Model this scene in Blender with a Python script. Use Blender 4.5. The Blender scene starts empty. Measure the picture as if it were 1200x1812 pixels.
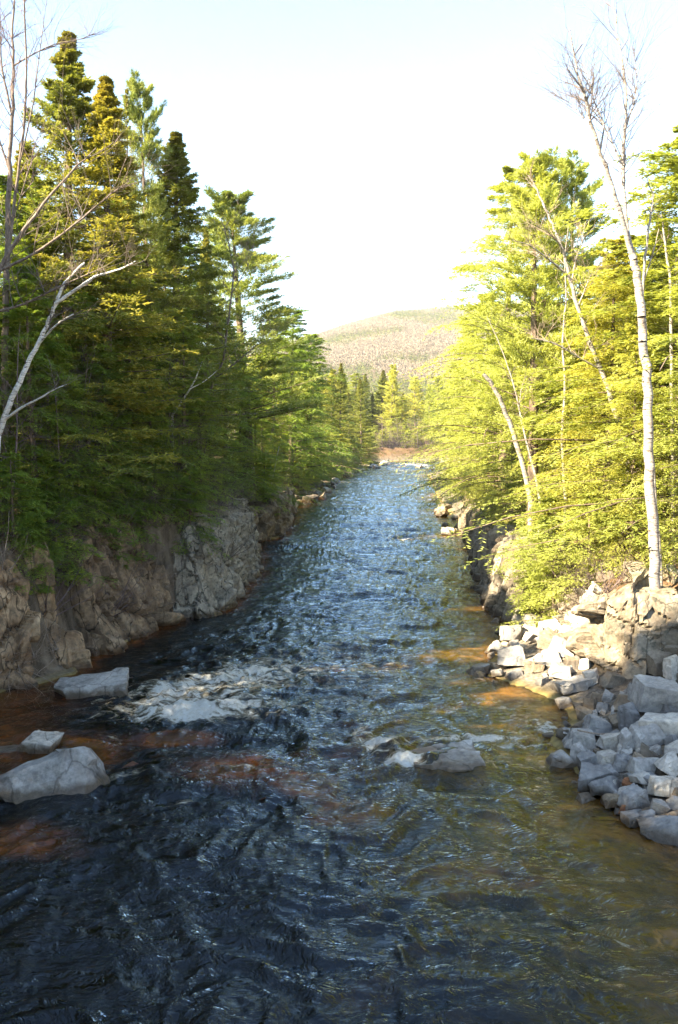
import bpy, bmesh, math, random
import numpy as np
from mathutils import Vector, Matrix

R = math.radians
rng = np.random.default_rng(7)
random.seed(7)
scene = bpy.context.scene
COL = scene.collection

# ------------------------------------------------------------------ camera
CAM_H, F, CX, CY, PITCH = 10.0, 1500.0, 600.0, 906.0, R(6.0)
cam = bpy.data.cameras.new('camera')
cam.sensor_fit = 'VERTICAL'
cam.sensor_height = 24.0
cam.lens = 24.0 * F / 1812.0
cam.clip_start = 0.1
cam.clip_end = 12000
camo = bpy.data.objects.new('camera', cam)
camo.location = (0, 0, CAM_H)
camo.rotation_euler = (R(90) - PITCH, 0, 0)
COL.objects.link(camo)
scene.camera = camo


def ray(px, py):
    a = (px - CX) / F
    b = -(py - CY) / F
    return np.array([a, math.cos(PITCH) + b * math.sin(PITCH), -math.sin(PITCH) + b * math.cos(PITCH)])


def at_z(px, py, z=0.0):
    d = ray(px, py)
    t = (z - CAM_H) / d[2]
    return np.array([d[0] * t, d[1] * t, z])


def at_y(px, py, Y):
    d = ray(px, py)
    t = Y / d[1]
    return np.array([d[0] * t, Y, CAM_H + d[2] * t])


# ------------------------------------------------------------------ noise
def _hash(ix, iy, iz, seed):
    h = (ix.astype(np.int64) * 374761393 + iy.astype(np.int64) * 668265263 + iz.astype(np.int64) * 1274126177 + seed * 1013904223) & 0xFFFFFFFF
    h = ((h ^ (h >> 13)) * 1274126177) & 0xFFFFFFFF
    h = ((h ^ (h >> 16)) * 2246822519) & 0xFFFFFFFF
    h = h ^ (h >> 15)
    return (h & 0xFFFFFF) / float(0xFFFFFF)


def vnoise(p, seed=0):
    p = np.asarray(p, float)
    i = np.floor(p)
    f = p - i
    u = f * f * f * (f * (f * 6 - 15) + 10)
    i = i.astype(np.int64)
    r = 0
    for dx in (0, 1):
        wx = u[:, 0] if dx else 1 - u[:, 0]
        for dy in (0, 1):
            wy = u[:, 1] if dy else 1 - u[:, 1]
            for dz in (0, 1):
                wz = u[:, 2] if dz else 1 - u[:, 2]
                r = r + wx * wy * wz * _hash(i[:, 0] + dx, i[:, 1] + dy, i[:, 2] + dz, seed)
    return r * 2 - 1


def fbm(p, oct=4, seed=0, gain=0.5, lac=2.03):
    a, s, r = 1.0, 0.0, 0
    q = np.array(p, float)
    for k in range(oct):
        r = r + a * vnoise(q, seed + k * 17)
        s += a
        a *= gain
        q = q * lac + 13.7
    return r / s


def P3(x, y, z=0.0):
    x = np.asarray(x, float)
    return np.stack([x, np.asarray(y, float) + 0 * x, z + 0 * x], 1)


def smooth(a, b, x):
    t = np.clip((x - a) / (b - a), 0, 1)
    return t * t * (3 - 2 * t)


def facets(p, cell, seed, tilt=0.35, crack=0.0):
    """fractured-rock offset: every jittered cell has its own depth and its own tilt"""
    q = p / np.array(cell)
    i = np.floor(q).astype(np.int64)
    best = np.full(len(q), 1e9)
    sec = np.full(len(q), 1e9)
    off = np.zeros(len(q))
    for dx in (-1, 0, 1):
        for dy in (-1, 0, 1):
            for dz in (-1, 0, 1):
                c = i + np.array([dx, dy, dz])
                j = np.stack([_hash(c[:, 0], c[:, 1], c[:, 2], seed + k) for k in (1, 2, 3)], 1)
                d = q - (c + j)
                m = np.abs(d) @ np.array([1, 1, 1.0]) * 0.5 + np.max(np.abs(d), 1) * 0.6
                o = _hash(c[:, 0], c[:, 1], c[:, 2], seed + 9) * 2 - 1
                g = np.stack([_hash(c[:, 0], c[:, 1], c[:, 2], seed + 20 + k) * 2 - 1 for k in (1, 2, 3)], 1)
                o = o + tilt * 2 * (d * g).sum(1)
                w = m < best
                sec = np.where(w, best, np.minimum(sec, m))
                best[w] = m[w]
                off[w] = o[w]
    if crack:
        off = off - crack * np.exp(-((sec - best) / 0.07) ** 2)
    return off


# ------------------------------------------------------------------ mesh helpers
def mesh_np(name, V, faces, mat=None, smooth_shade=False, attrs=None):
    """faces: int array (n,3) or (n,4)"""
    V = np.asarray(V, np.float32)
    Fa = np.asarray(faces, np.int32)
    me = bpy.data.meshes.new(name)
    n, k = Fa.shape
    me.vertices.add(len(V))
    me.vertices.foreach_set('co', V.ravel())
    me.loops.add(n * k)
    me.loops.foreach_set('vertex_index', Fa.ravel())
    me.polygons.add(n)
    me.polygons.foreach_set('loop_start', np.arange(0, n * k, k, dtype=np.int32))
    me.polygons.foreach_set('loop_total', np.full(n, k, np.int32))
    me.polygons.foreach_set('use_smooth', np.full(n, bool(smooth_shade)))
    me.update(calc_edges=True)
    if attrs:
        for an, av in attrs.items():
            a = me.attributes.new(an, 'FLOAT', 'POINT')
            a.data.foreach_set('value', np.asarray(av, np.float32))
    if mat:
        me.materials.append(mat)
    return me


def link(name, me, parent=None, loc=None):
    o = bpy.data.objects.new(name, me)
    COL.objects.link(o)
    if parent is not None:
        o.parent = parent
    if loc is not None:
        o.location = loc
    return o


def tag(o, label=None, cat=None, group=None, kind=None):
    if label: o['label'] = label
    if cat: o['category'] = cat
    if group: o['group'] = group
    if kind: o['kind'] = kind
    return o


def grid_faces(nu, nv):
    i = np.arange(nu - 1)[:, None] * nv + np.arange(nv - 1)[None, :]
    i = i.ravel()
    return np.stack([i, i + nv, i + nv + 1, i + 1], 1)


def tubes(segs, k=5):
    """segs: array (n,8): p0 p1 r0 r1"""
    S = np.asarray(segs, float)
    n = len(S)
    p0, p1, r0, r1 = S[:, 0:3], S[:, 3:6], S[:, 6], S[:, 7]
    d = p1 - p0
    d /= np.maximum(np.linalg.norm(d, axis=1, keepdims=True), 1e-6)
    ref = np.where(np.abs(d[:, 2:3]) < 0.9, np.array([[0, 0, 1.0]]), np.array([[1.0, 0, 0]]))
    u = np.cross(d, ref)
    u /= np.linalg.norm(u, axis=1, keepdims=True)
    v = np.cross(d, u)
    a = np.arange(k) * 2 * math.pi / k
    c = np.cos(a)[None, :, None] * u[:, None, :] + np.sin(a)[None, :, None] * v[:, None, :]
    A = p0[:, None, :] + c * r0[:, None, None]
    B = p1[:, None, :] + c * r1[:, None, None]
    V = np.concatenate([A, B], 1).reshape(-1, 3)
    base = np.arange(n)[:, None] * 2 * k
    j = np.arange(k)[None, :]
    j2 = (j + 1) % k
    Fq = np.stack([base + j, base + j2, base + k + j2, base + k + j], 2).reshape(-1, 4)
    return V, Fq


def join_np(parts):
    Vs, Fs, o = [], [], 0
    for V, Fq in parts:
        Vs.append(V)
        Fs.append(Fq + o)
        o += len(V)
    return np.concatenate(Vs), np.concatenate(Fs)


# ------------------------------------------------------------------ materials
class NT:
    def __init__(s, name):
        s.m = bpy.data.materials.new(name)
        s.m.use_nodes = True
        s.t = s.m.node_tree
        s.t.nodes.clear()
        s.out = s.n('ShaderNodeOutputMaterial')

    def n(s, typ, **kw):
        nd = s.t.nodes.new(typ)
        for k, v in kw.items():
            if k.startswith('i_'):
                nd.inputs[k[2:].replace('_', ' ')].default_value = v
            else:
                setattr(nd, k, v)
        return nd

    def l(s, a, b):
        s.t.links.new(a, b)

    def pos(s, scale=(1, 1, 1), rot=(0, 0, 0), obj=False):
        if obj:
            src = s.n('ShaderNodeTexCoord').outputs['Object']
        else:
            src = s.n('ShaderNodeNewGeometry').outputs['Position']
        m = s.n('ShaderNodeMapping')
        m.inputs['Scale'].default_value = scale
        m.inputs['Rotation'].default_value = rot
        s.l(src, m.inputs['Vector'])
        return m.outputs['Vector']

    def noise(s, vec, scale, detail=4, rough=0.55, dist=0.0):
        nd = s.n('ShaderNodeTexNoise')
        nd.inputs['Scale'].default_value = scale
        nd.inputs['Detail'].default_value = detail
        nd.inputs['Roughness'].default_value = rough
        nd.inputs['Distortion'].default_value = dist
        s.l(vec, nd.inputs['Vector'])
        return nd.outputs['Fac']

    def ramp(s, fac, stops):
        nd = s.n('ShaderNodeValToRGB')
        el = nd.color_ramp.elements
        while len(el) > 1:
            el.remove(el[-1])
        for i, (p, c) in enumerate(stops):
            e = el[0] if i == 0 else el.new(p)
            e.position = p
            e.color = (*c, 1) if len(c) == 3 else c
        s.l(fac, nd.inputs['Fac'])
        return nd.outputs['Color']

    def mix(s, fac, a, b, mode='MIX'):
        nd = s.n('ShaderNodeMix', data_type='RGBA', blend_type=mode)
        for sock, v in ((nd.inputs[0], fac), (nd.inputs[6], a), (nd.inputs[7], b)):
            if hasattr(v, 'is_output'):
                s.l(v, sock)
            elif isinstance(v, (tuple, list)):
                sock.default_value = (*v, 1) if len(v) == 3 else v
            else:
                sock.default_value = v
        return nd.outputs[2]

    def math(s, op, a, b=None, clamp=False):
        nd = s.n('ShaderNodeMath', operation=op, use_clamp=clamp)
        for sock, v in ((nd.inputs[0], a), (nd.inputs[1], b)):
            if v is None: continue
            if hasattr(v, 'is_output'):
                s.l(v, sock)
            else:
                sock.default_value = v
        return nd.outputs[0]

    def bump(s, h, dist=0.05, strength=1.0, prev=None):
        nd = s.n('ShaderNodeBump')
        nd.inputs['Distance'].default_value = dist
        nd.inputs['Strength'].default_value = strength
        s.l(h, nd.inputs['Height'])
        if prev is not None:
            s.l(prev, nd.inputs['Normal'])
        return nd.outputs['Normal']

    def principled(s, col, rough=0.8, normal=None, spec=0.3):
        nd = s.n('ShaderNodeBsdfPrincipled')
        nd.inputs['Roughness'].default_value = rough
        nd.inputs['Specular IOR Level'].default_value = spec
        if hasattr(col, 'is_output'):
            s.l(col, nd.inputs['Base Color'])
        else:
            nd.inputs['Base Color'].default_value = (*col, 1)
        if normal is not None:
            s.l(normal, nd.inputs['Normal'])
        s.l(nd.outputs[0], s.out.inputs['Surface'])
        return nd


def rock_mat(name, a, b, c, stain=(0.10, 0.06, 0.035), stain_amt=0.5, strata=None, lich=0.0, wet=True, cracks=0.15):
    t = NT(name)
    p = t.pos()
    n1 = t.noise(p, 0.9, 5, 0.6, 0.6)
    n2 = t.noise(p, 7.0, 6, 0.65)
    col = t.ramp(n1, [(0.32, a), (0.52, b), (0.7, c)])
    oi = t.n('ShaderNodeObjectInfo')
    col = t.mix(1.0, col, t.ramp(oi.outputs['Random'], [(0, (0.62, 0.63, 0.65)), (0.5, (0.95, 0.95, 0.95)), (1, (1.3, 1.24, 1.14))]), 'MULTIPLY')
    col = t.mix(0.75, col, t.ramp(n2, [(0.3, (0.5, 0.5, 0.52)), (0.55, (1, 1, 1)), (0.75, (1.25, 1.22, 1.18))]), 'MULTIPLY')
    sp = t.pos((1.3, 1.3, 0.22)) if strata is None else t.pos(strata[0], strata[1])
    n3 = t.noise(sp, 1.6, 6, 0.62, 0.8)
    col = t.mix(t.math('MULTIPLY', t.ramp(n3, [(0.45, (0, 0, 0)), (0.72, (1, 1, 1))]), stain_amt), col, stain)
    # dark crack lines
    v = t.n('ShaderNodeTexVoronoi', feature='DISTANCE_TO_EDGE')
    v.inputs['Scale'].default_value = 0.75
    wv = t.n('ShaderNodeMix', data_type='VECTOR')
    nz = t.n('ShaderNodeTexNoise'); nz.inputs['Scale'].default_value = 1.7; nz.inputs['Detail'].default_value = 4
    t.l(sp, nz.inputs['Vector'])
    wv.inputs[0].default_value = 0.32
    t.l(sp, wv.inputs[4]); t.l(nz.outputs['Color'], wv.inputs[5])
    t.l(wv.outputs[1], v.inputs['Vector'])
    crack = t.ramp(v.outputs['Distance'], [(0.0, (0.0, 0.0, 0.0)), (0.018, (1, 1, 1))])
    col = t.mix(cracks, col, crack, 'MULTIPLY')
    if lich:
        n4 = t.noise(p, 3.2, 5, 0.7)
        col = t.mix(t.math('MULTIPLY', t.ramp(n4, [(0.55, (0, 0, 0)), (0.62, (1, 1, 1))]), lich), col, (0.045, 0.05, 0.035))
    rough = 0.85
    h = t.math('ADD', t.noise(p, 5, 8, 0.68), t.math('MULTIPLY', crack, 0.35 * cracks))
    nrm = t.bump(h, 0.045, 0.9)
    nrm = t.bump(t.noise(p, 38, 4, 0.6), 0.012, 0.8, nrm)
    if wet:
        sx = t.n('ShaderNodeSeparateXYZ')
        t.l(t.n('ShaderNodeNewGeometry').outputs['Position'], sx.inputs[0])
        wz = t.math('ADD', sx.outputs['Z'], t.math('MULTIPLY', t.noise(p, 2.5, 3), -0.35))
        wf = t.ramp(wz, [(0.0, (1, 1, 1)), (0.18, (0, 0, 0))])
        col = t.mix(wf, col, t.mix(1.0, col, (0.36, 0.30, 0.24), 'MULTIPLY'))
        # below the water the tea-coloured river stains stone
        wb = t.ramp(t.math('ADD', sx.outputs['Z'], 1.0), [(0.86, (1, 1, 1)), (1.0, (0, 0, 0))])
        col = t.mix(t.math('MULTIPLY', wb, 0.5), col, (0.30, 0.20, 0.07))
        pr = t.principled(col, rough, nrm)
        t.l(t.math('SUBTRACT', rough, t.math('MULTIPLY', wf, 0.45)), pr.inputs['Roughness'])
    else:
        t.principled(col, rough, nrm)
    return t.m


M = {}
M['rock_grey'] = rock_mat('grey granite', (0.20, 0.188, 0.172), (0.36, 0.338, 0.308), (0.52, 0.485, 0.435), stain_amt=0.25)
M['rock_pale'] = rock_mat('pale granite', (0.26, 0.235, 0.205), (0.42, 0.39, 0.345), (0.56, 0.52, 0.46), stain_amt=0.3, cracks=0.5, lich=0.25)
M['rock_tan'] = rock_mat('tan granite', (0.15, 0.115, 0.08), (0.24, 0.19, 0.135), (0.33, 0.28, 0.21), stain_amt=0.3, lich=0.3)
M['rock_rust'] = rock_mat('rust stained stone', (0.24, 0.09, 0.04), (0.32, 0.15, 0.07), (0.36, 0.22, 0.14), stain_amt=0.2)
M['cliff_brown'] = rock_mat('brown stained cliff granite', (0.16, 0.10, 0.058), (0.31, 0.215, 0.13), (0.46, 0.34, 0.22), stain=(0.06, 0.04, 0.025), stain_amt=0.75, strata=((1.6, 1.6, 0.5), (0.0, 0.45, 0.0)), lich=0.5, cracks=0.85)
M['cliff_grey'] = rock_mat('blue grey cliff granite', (0.21, 0.175, 0.13), (0.37, 0.32, 0.245), (0.52, 0.455, 0.35), stain=(0.09, 0.07, 0.05), stain_amt=0.5, strata=((1.5, 1.5, 0.55), (0.0, 0.5, 0.0)), lich=0.8, cracks=0.85)
M['cliff_dark'] = rock_mat('dark blocky cliff granite', (0.13, 0.095, 0.06), (0.25, 0.19, 0.13), (0.40, 0.31, 0.21), stain=(0.06, 0.045, 0.03), stain_amt=0.5, lich=0.3)
M['cliff_gold'] = rock_mat('yellowish grey cliff granite', (0.15, 0.12, 0.085), (0.24, 0.205, 0.155), (0.34, 0.295, 0.23), stain=(0.09, 0.055, 0.03), stain_amt=0.6, strata=((1.7, 1.7, 0.25), (0.0, -0.3, 0.0)), lich=0.6, cracks=0.7)  # yellowish grey stone colour of the right bank cliffs


def ground_mat():
    t = NT('forest floor and river bed')
    p = t.pos()
    n1 = t.noise(p, 0.45, 5, 0.6)
    n2 = t.noise(p, 6.0, 6, 0.7)
    lit = t.ramp(n2, [(0.3, (0.04, 0.028, 0.018)), (0.5, (0.12, 0.075, 0.042)), (0.66, (0.21, 0.13, 0.075)), (0.8, (0.30, 0.24, 0.17))])
    moss = t.ramp(n1, [(0.52, (0, 0, 0)), (0.62, (1, 1, 1))])
    lit = t.mix(t.math('MULTIPLY', moss, 0.35), lit, (0.06, 0.07, 0.02))
    # gravel / boulders bed
    v = t.n('ShaderNodeTexVoronoi'); v.inputs['Scale'].default_value = 1.1
    t.l(t.mix(0.25, p, t.n('ShaderNodeTexNoise').outputs['Color']), v.inputs['Vector'])
    bed = t.ramp(t.noise(p, 0.6, 4, 0.6, 0.5), [(0.36, (0.09, 0.07, 0.03)), (0.5, (0.28, 0.21, 0.08)), (0.70, (0.46, 0.32, 0.13))])
    bed = t.mix(0.4, bed, t.ramp(v.outputs['Distance'], [(0.1, (1.3, 1.3, 1.2)), (0.6, (0.35, 0.3, 0.25))]), 'MULTIPLY')
    sx = t.n('ShaderNodeSeparateXYZ')
    t.l(t.n('ShaderNodeNewGeometry').outputs['Position'], sx.inputs[0])
    wf = t.ramp(t.math('ADD', sx.outputs['Z'], 0.4), [(0.45, (1, 1, 1)), (0.62, (0, 0, 0))])
    shore = t.ramp(t.math('MULTIPLY', t.math('ADD', sx.outputs['Z'], t.math('MULTIPLY', n1, 0.8)), 0.4), [(0.35, (1, 1, 1)), (0.65, (0, 0, 0))])
    grav = t.ramp(n2, [(0.35, (0.07, 0.06, 0.05)), (0.55, (0.17, 0.145, 0.115)), (0.75, (0.3, 0.27, 0.22))])
    c = t.mix(shore, lit, grav)
    sn = t.n('ShaderNodeSeparateXYZ')
    t.l(t.n('ShaderNodeNewGeometry').outputs['True Normal'], sn.inputs[0])
    steep = t.ramp(t.math('ADD', sn.outputs['Z'], t.math('MULTIPLY', t.math('SUBTRACT', n2, 0.5), 0.3)), [(0.62, (1, 1, 1)), (0.80, (0, 0, 0))])
    rk = t.ramp(t.noise(t.pos((1.4, 1.4, 0.4)), 1.8, 6, 0.65), [(0.35, (0.06, 0.045, 0.03)), (0.55, (0.17, 0.13, 0.09)), (0.75, (0.26, 0.21, 0.15))])
    c = t.mix(steep, c, rk)
    c = t.mix(wf, c, bed)
    h = t.math('ADD', t.noise(p, 3, 8, 0.7), t.math('MULTIPLY', v.outputs['Distance'], 0.3))
    t.principled(c, 0.95, t.bump(h, 0.12, 0.8), 0.1)
    return t.m


M['ground'] = ground_mat()


def foliage_mat(name, dark, mid, light, transl=0.4, brown=0.0):
    t = NT(name)
    at = t.n('ShaderNodeAttribute', attribute_name='tint')
    oi = t.n('ShaderNodeObjectInfo')
    c = t.ramp(at.outputs['Fac'], [(0.0, dark), (0.45, mid), (1.0, light)])
    c = t.mix(1.0, c, t.ramp(oi.outputs['Random'], [(0.0, (0.8, 0.84, 0.8)), (0.5, (1, 1, 1)), (1.0, (1.2, 1.06, 0.85))]), 'MULTIPLY')
    if brown:
        b = t.n('ShaderNodeAttribute', attribute_name='brown')
        c = t.mix(t.math('MULTIPLY', b.outputs['Fac'], brown), c, (0.13, 0.06, 0.025))
    d = t.n('ShaderNodeBsdfPrincipled')
    d.inputs['Roughness'].default_value = 0.55
    d.inputs['Specular IOR Level'].default_value = 0.25
    tr = t.n('ShaderNodeBsdfTranslucent')
    t.l(c, d.inputs['Base Color'])
    tc = t.mix(1.0, c, (1.2, 1.12, 0.6), 'MULTIPLY')
    t.l(tc, tr.inputs['Color'])
    mx = t.n('ShaderNodeMixShader')
    mx.inputs[0].default_value = transl
    t.l(d.outputs[0], mx.inputs[1]); t.l(tr.outputs[0], mx.inputs[2])
    t.l(mx.outputs[0], t.out.inputs['Surface'])
    return t.m


M['fol_spruce'] = foliage_mat('spruce needles', (0.09, 0.115, 0.026), (0.20, 0.23, 0.045), (0.38, 0.37, 0.085), 0.42, 0.5)
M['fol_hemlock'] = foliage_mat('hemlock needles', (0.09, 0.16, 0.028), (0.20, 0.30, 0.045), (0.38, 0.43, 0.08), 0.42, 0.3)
M['fol_sunlit'] = foliage_mat('needles with painted sunlight', (0.16, 0.20, 0.04), (0.36, 0.40, 0.085), (0.56, 0.58, 0.19), 0.46, 0.2)  # sunlit copy of the needles, warm sunlight put into the colour
M['fol_pine'] = foliage_mat('white pine needles', (0.09, 0.13, 0.035), (0.20, 0.25, 0.06), (0.36, 0.38, 0.11), 0.42, 0.4)


def bark_mat(name, a, b, c, ringy=False):
    t = NT(name)
    p = t.pos(obj=True)
    if ringy:
        n1 = t.noise(t.pos((3.0, 3.0, 13), obj=True), 1.5, 6, 0.75, 0.5)
        col = t.ramp(n1, [(0.39, a), (0.46, b), (0.62, c)])
        n2 = t.noise(t.pos((1, 1, 1), obj=True), 1.2, 4, 0.6)
        col = t.mix(t.ramp(n2, [(0.5, (0, 0, 0)), (0.75, (0.5, 0.5, 0.5))]), col, (0.40, 0.27, 0.17))
    else:
        n1 = t.noise(t.pos((6, 6, 1.4), obj=True), 1.6, 6, 0.7)
        col = t.ramp(n1, [(0.3, a), (0.5, b), (0.7, c)])
    t.principled(col, 0.9, t.bump(n1, 0.03, 0.8), 0.15)
    return t.m


M['bark_dark'] = bark_mat('dark conifer bark', (0.05, 0.035, 0.025), (0.13, 0.095, 0.07), (0.24, 0.19, 0.15))
M['bark_birch'] = bark_mat('white birch bark', (0.04, 0.03, 0.028), (0.22, 0.195, 0.17), (0.34, 0.32, 0.295), True)
M['bark_white'] = bark_mat('birch bark lightened against shade', (0.07, 0.06, 0.055), (0.60, 0.57, 0.54), (0.80, 0.78, 0.75), True)  # paler copy of the birch bark, colour raised to offset left bank shade
M['bark_grey'] = bark_mat('grey twig bark', (0.07, 0.055, 0.05), (0.15, 0.12, 0.10), (0.26, 0.21, 0.18))
M['bark_pink'] = bark_mat('pinkish budding twig bark', (0.07, 0.05, 0.055), (0.15, 0.11, 0.11), (0.26, 0.20, 0.18))
M['dead_wood'] = bark_mat('bleached dead wood', (0.14, 0.10, 0.075), (0.26, 0.20, 0.15), (0.38, 0.31, 0.25))

# ------------------------------------------------------------------ river outline from waterlines
Lpts = [at_z(x, y) for x, y in [(0, 1228), (75, 1212), (135, 1195), (150, 1166), (220, 1140), (288, 1106), (302, 1094), (375, 1086), (412, 1066), (446, 1022), (455, 985), (442, 964), (498, 951), (518, 910), (530, 890), (560, 867), (600, 846), (625, 836), (652, 822)]]
Lx = [-15, -14.0] + [p[0] for p in Lpts] + [14, 40, 95, 300]
Ly = [-80, 18] + [p[1] for p in Lpts] + [222, 232, 240, 260]
Rpts = [at_z(x, y) for x, y in [(1215, 1510), (1110, 1455), (1045, 1405), (1000, 1350), (965, 1312), (1010, 1275), (985, 1240), (860, 1200), (868, 1160), (900, 1112), (862, 1062), (845, 1000), (828, 962), (800, 915), (775, 885), (762, 855), (756, 840)]]
Rx = [9.5, 8.8] + [p[0] for p in Rpts] + [26, 45, 100, 300]
Ry = [-80, 12] + [p[1] for p in Rpts] + [185, 197, 208, 225]
Ly = list(np.maximum.accumulate(np.array(Ly) + np.arange(len(Ly)) * 1e-3))
Ry = list(np.maximum.accumulate(np.array(Ry) + np.arange(len(Ry)) * 1e-3))


def Lf(y): return np.interp(y, Ly, Lx)
def Rf(y): return np.interp(y, Ry, Rx)


def terrain(x, y):
    x = np.asarray(x, float); y = np.asarray(y, float)
    L, Rr = Lf(y), Rf(y)
    dl, dr = L - x, x - Rr
    n = fbm(P3(x * 0.5, y * 0.5), 4, 3)
    nb = fbm(P3(x * 0.09, y * 0.09), 3, 11)
    # bed
    sl = np.interp(y, [0, 24, 30, 33, 80, 120], [0.22, 0.20, 0.22, 0.7, 0.5, 0.2])
    sr = np.interp(y, [0, 18, 30, 45, 90], [0.11, 0.105, 0.11, 0.15, 0.2])
    zb = -np.minimum(np.minimum(0.12 + sl * np.maximum(-dl, 0), 0.12 + sr * np.maximum(-dr, 0)), 2.6) + 0.22 * n * smooth(0, 2, -np.maximum(dl, dr))
    # drowned ledges that show through the brown water
    for bx_, by_, rx_, ry_, hh_ in ((-7.8, 24.6, 2.2, 1.6, 1.3), (-3.2, 23.5, 1.6, 1.2, 1.0), (-7.3, 19.2, 1.8, 1.2, 1.2), (0.2, 21.0, 1.0, 0.8, 0.9), (-5.2, 26.2, 1.4, 0.6, 1.4), (-0.9, 22.6, 0.7, 0.5, 1.6), (7.6, 28.0, 1.6, 1.6, 0.6), (8.3, 57.0, 1.6, 4.0, 0.9), (7.6, 44.0, 1.4, 3.0, 0.7), (3.6, 18.0, 1.5, 0.8, 0.7)):
        zb = zb + hh_ * np.exp(-((x - bx_) / rx_) ** 2 - ((y - by_) / ry_) ** 2)
    zb = np.minimum(zb, -0.12)
    # left bank
    HL = np.interp(y, [-80, 20, 33, 50, 62, 74, 84, 110, 150, 240], [5, 5.2, 5.2, 5.0, 4.2, 3.2, 2.2, 1.6, 1.3, 1.0])
    WL = np.interp(y, [0, 74, 90, 130], [1.9, 1.9, 4, 7])
    zl = 0.15 + HL * smooth(0.5, 0.5 + WL, dl) + np.minimum(0.16 * np.maximum(dl - 2, 0), np.interp(y, [190, 235], [9, 1.2])) + 0.35 * n * smooth(1.5, 4, dl) + 1.2 * nb * smooth(6, 25, dl)
    # right bank
    A = np.interp(y, [0, 26, 28.5, 33, 38, 42, 60, 75, 90, 120, 200], [7, 5.5, 2.9, 3.2, 2.4, .6, .5, .5, 1, 2, 3])
    HR = np.interp(y, [0, 26, 28, 33, 38, 42, 60, 75, 90, 120, 200], [2.2, 2.2, 2.4, 2.6, 2.6, 3.2, 3.0, 2.5, 1.8, 1.4, 1])
    zr = 0.30 * np.clip(dr, 0, A) + HR * smooth(A + 0.2, A + 2.2, dr) + np.minimum(0.24 * np.maximum(dr - A - 2, 0), np.interp(y, [150, 200], [9, 2])) + 0.3 * n * smooth(0.5, 3, dr) + 1.2 * nb * smooth(6, 25, dr)
    z = np.where(dl > 0, zl, np.where(dr > 0, zr, zb))
    far = smooth(400, 900, y)
    return z * (1 - far) + 3 * far


def tz(x, y):
    return float(terrain(np.array([x]), np.array([y]))[0])


def hit(px, py):
    """point of the ground or bed under a pixel"""
    d = ray(px, py)
    t = np.arange(8, 400, 0.04) if d[2] > -0.12 else np.arange(8, 120, 0.02)
    X, Y, Z = d[0] * t, d[1] * t, CAM_H + d[2] * t
    T = np.maximum(terrain(X, Y), -0.35)
    k = np.argmax(Z <= T)
    return np.array([X[k], Y[k], T[k]])


# ------------------------------------------------------------------ ground sheet
gx = np.concatenate([-np.geomspace(3500, 45, 40), np.arange(-44, -22, 0.9), np.arange(-22, 20, 0.22), np.arange(20, 45, 0.9), np.geomspace(45, 3500, 40)])
gy = np.concatenate([np.arange(-80, 5, 3.0), np.arange(5, 110, 0.3), np.arange(110, 270, 0.8), np.geomspace(272, 6000, 50)])
GX, GY = np.meshgrid(gx, gy, indexing='ij')
GZ = terrain(GX.ravel(), GY.ravel())
me = mesh_np('ground', np.stack([GX.ravel(), GY.ravel(), GZ], 1), grid_faces(len(gx), len(gy)), M['ground'], True)
tag(link('ground', me), kind='structure')

# ------------------------------------------------------------------ hills
hp = np.array([[-400, 700], [200, 660], [400, 628], [540, 604], [620, 580], [700, 558], [790, 552], [900, 548], [1050, 556], [1300, 610], [2000, 700]], float)


def hill_z(x, y):
    az = x / y
    py = np.interp(az * 1490 + 600, hp[:, 0], hp[:, 1]) + 9
    el = np.tan(np.arctan((906 - py) / 1500) - PITCH)
    zr = 10 + 2300 * el
    s = smooth(420, 2300, y)
    z = zr * s ** 1.05 * np.where(y > 2300, 1 - 0.4 * smooth(2300, 3600, y), 1)
    z = z + 22 * fbm(P3(x * 0.0035, y * 0.0035), 4, 31) * smooth(500, 1100, y) * (1 - 0.6 * smooth(1700, 2300, y))
    return z + 2 * smooth(420, 520, y) - 1


hx = np.linspace(-1500, 1900, 140)
hy = np.linspace(420, 3600, 150)
HX, HY = np.meshgrid(hx, hy, indexing='ij')
HZ = hill_z(HX.ravel(), HY.ravel())
th = NT('wooded hill floor')
th.principled(th.ramp(th.noise(th.pos(), 0.02, 6, 0.7), [(0.3, (0.10, 0.075, 0.055)), (0.7, (0.17, 0.13, 0.10))]), 1.0, None, 0.0)
tag(link('hills', mesh_np('hills', np.stack([HX.ravel(), HY.ravel(), HZ], 1), grid_faces(len(hx), len(hy)), th.m, True)), kind='structure')

# ------------------------------------------------------------------ far woods (stuff)
tf = NT('distant conifer wood')
a_ = tf.n('ShaderNodeAttribute', attribute_name='tint')
tf.principled(tf.ramp(a_.outputs['Fac'], [(0, (0.014, 0.032, 0.026)), (0.5, (0.085, 0.10, 0.025)), (1, (0.15, 0.15, 0.04))]), 0.9, None, 0.1)
tb = NT('distant bare wood')
b_ = tb.n('ShaderNodeAttribute', attribute_name='tint')
tb.principled(tb.ramp(b_.outputs['Fac'], [(0, (0.115, 0.092, 0.068)), (0.5, (0.165, 0.135, 0.10)), (1, (0.23, 0.19, 0.145))]), 0.95, None, 0.05)


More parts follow.
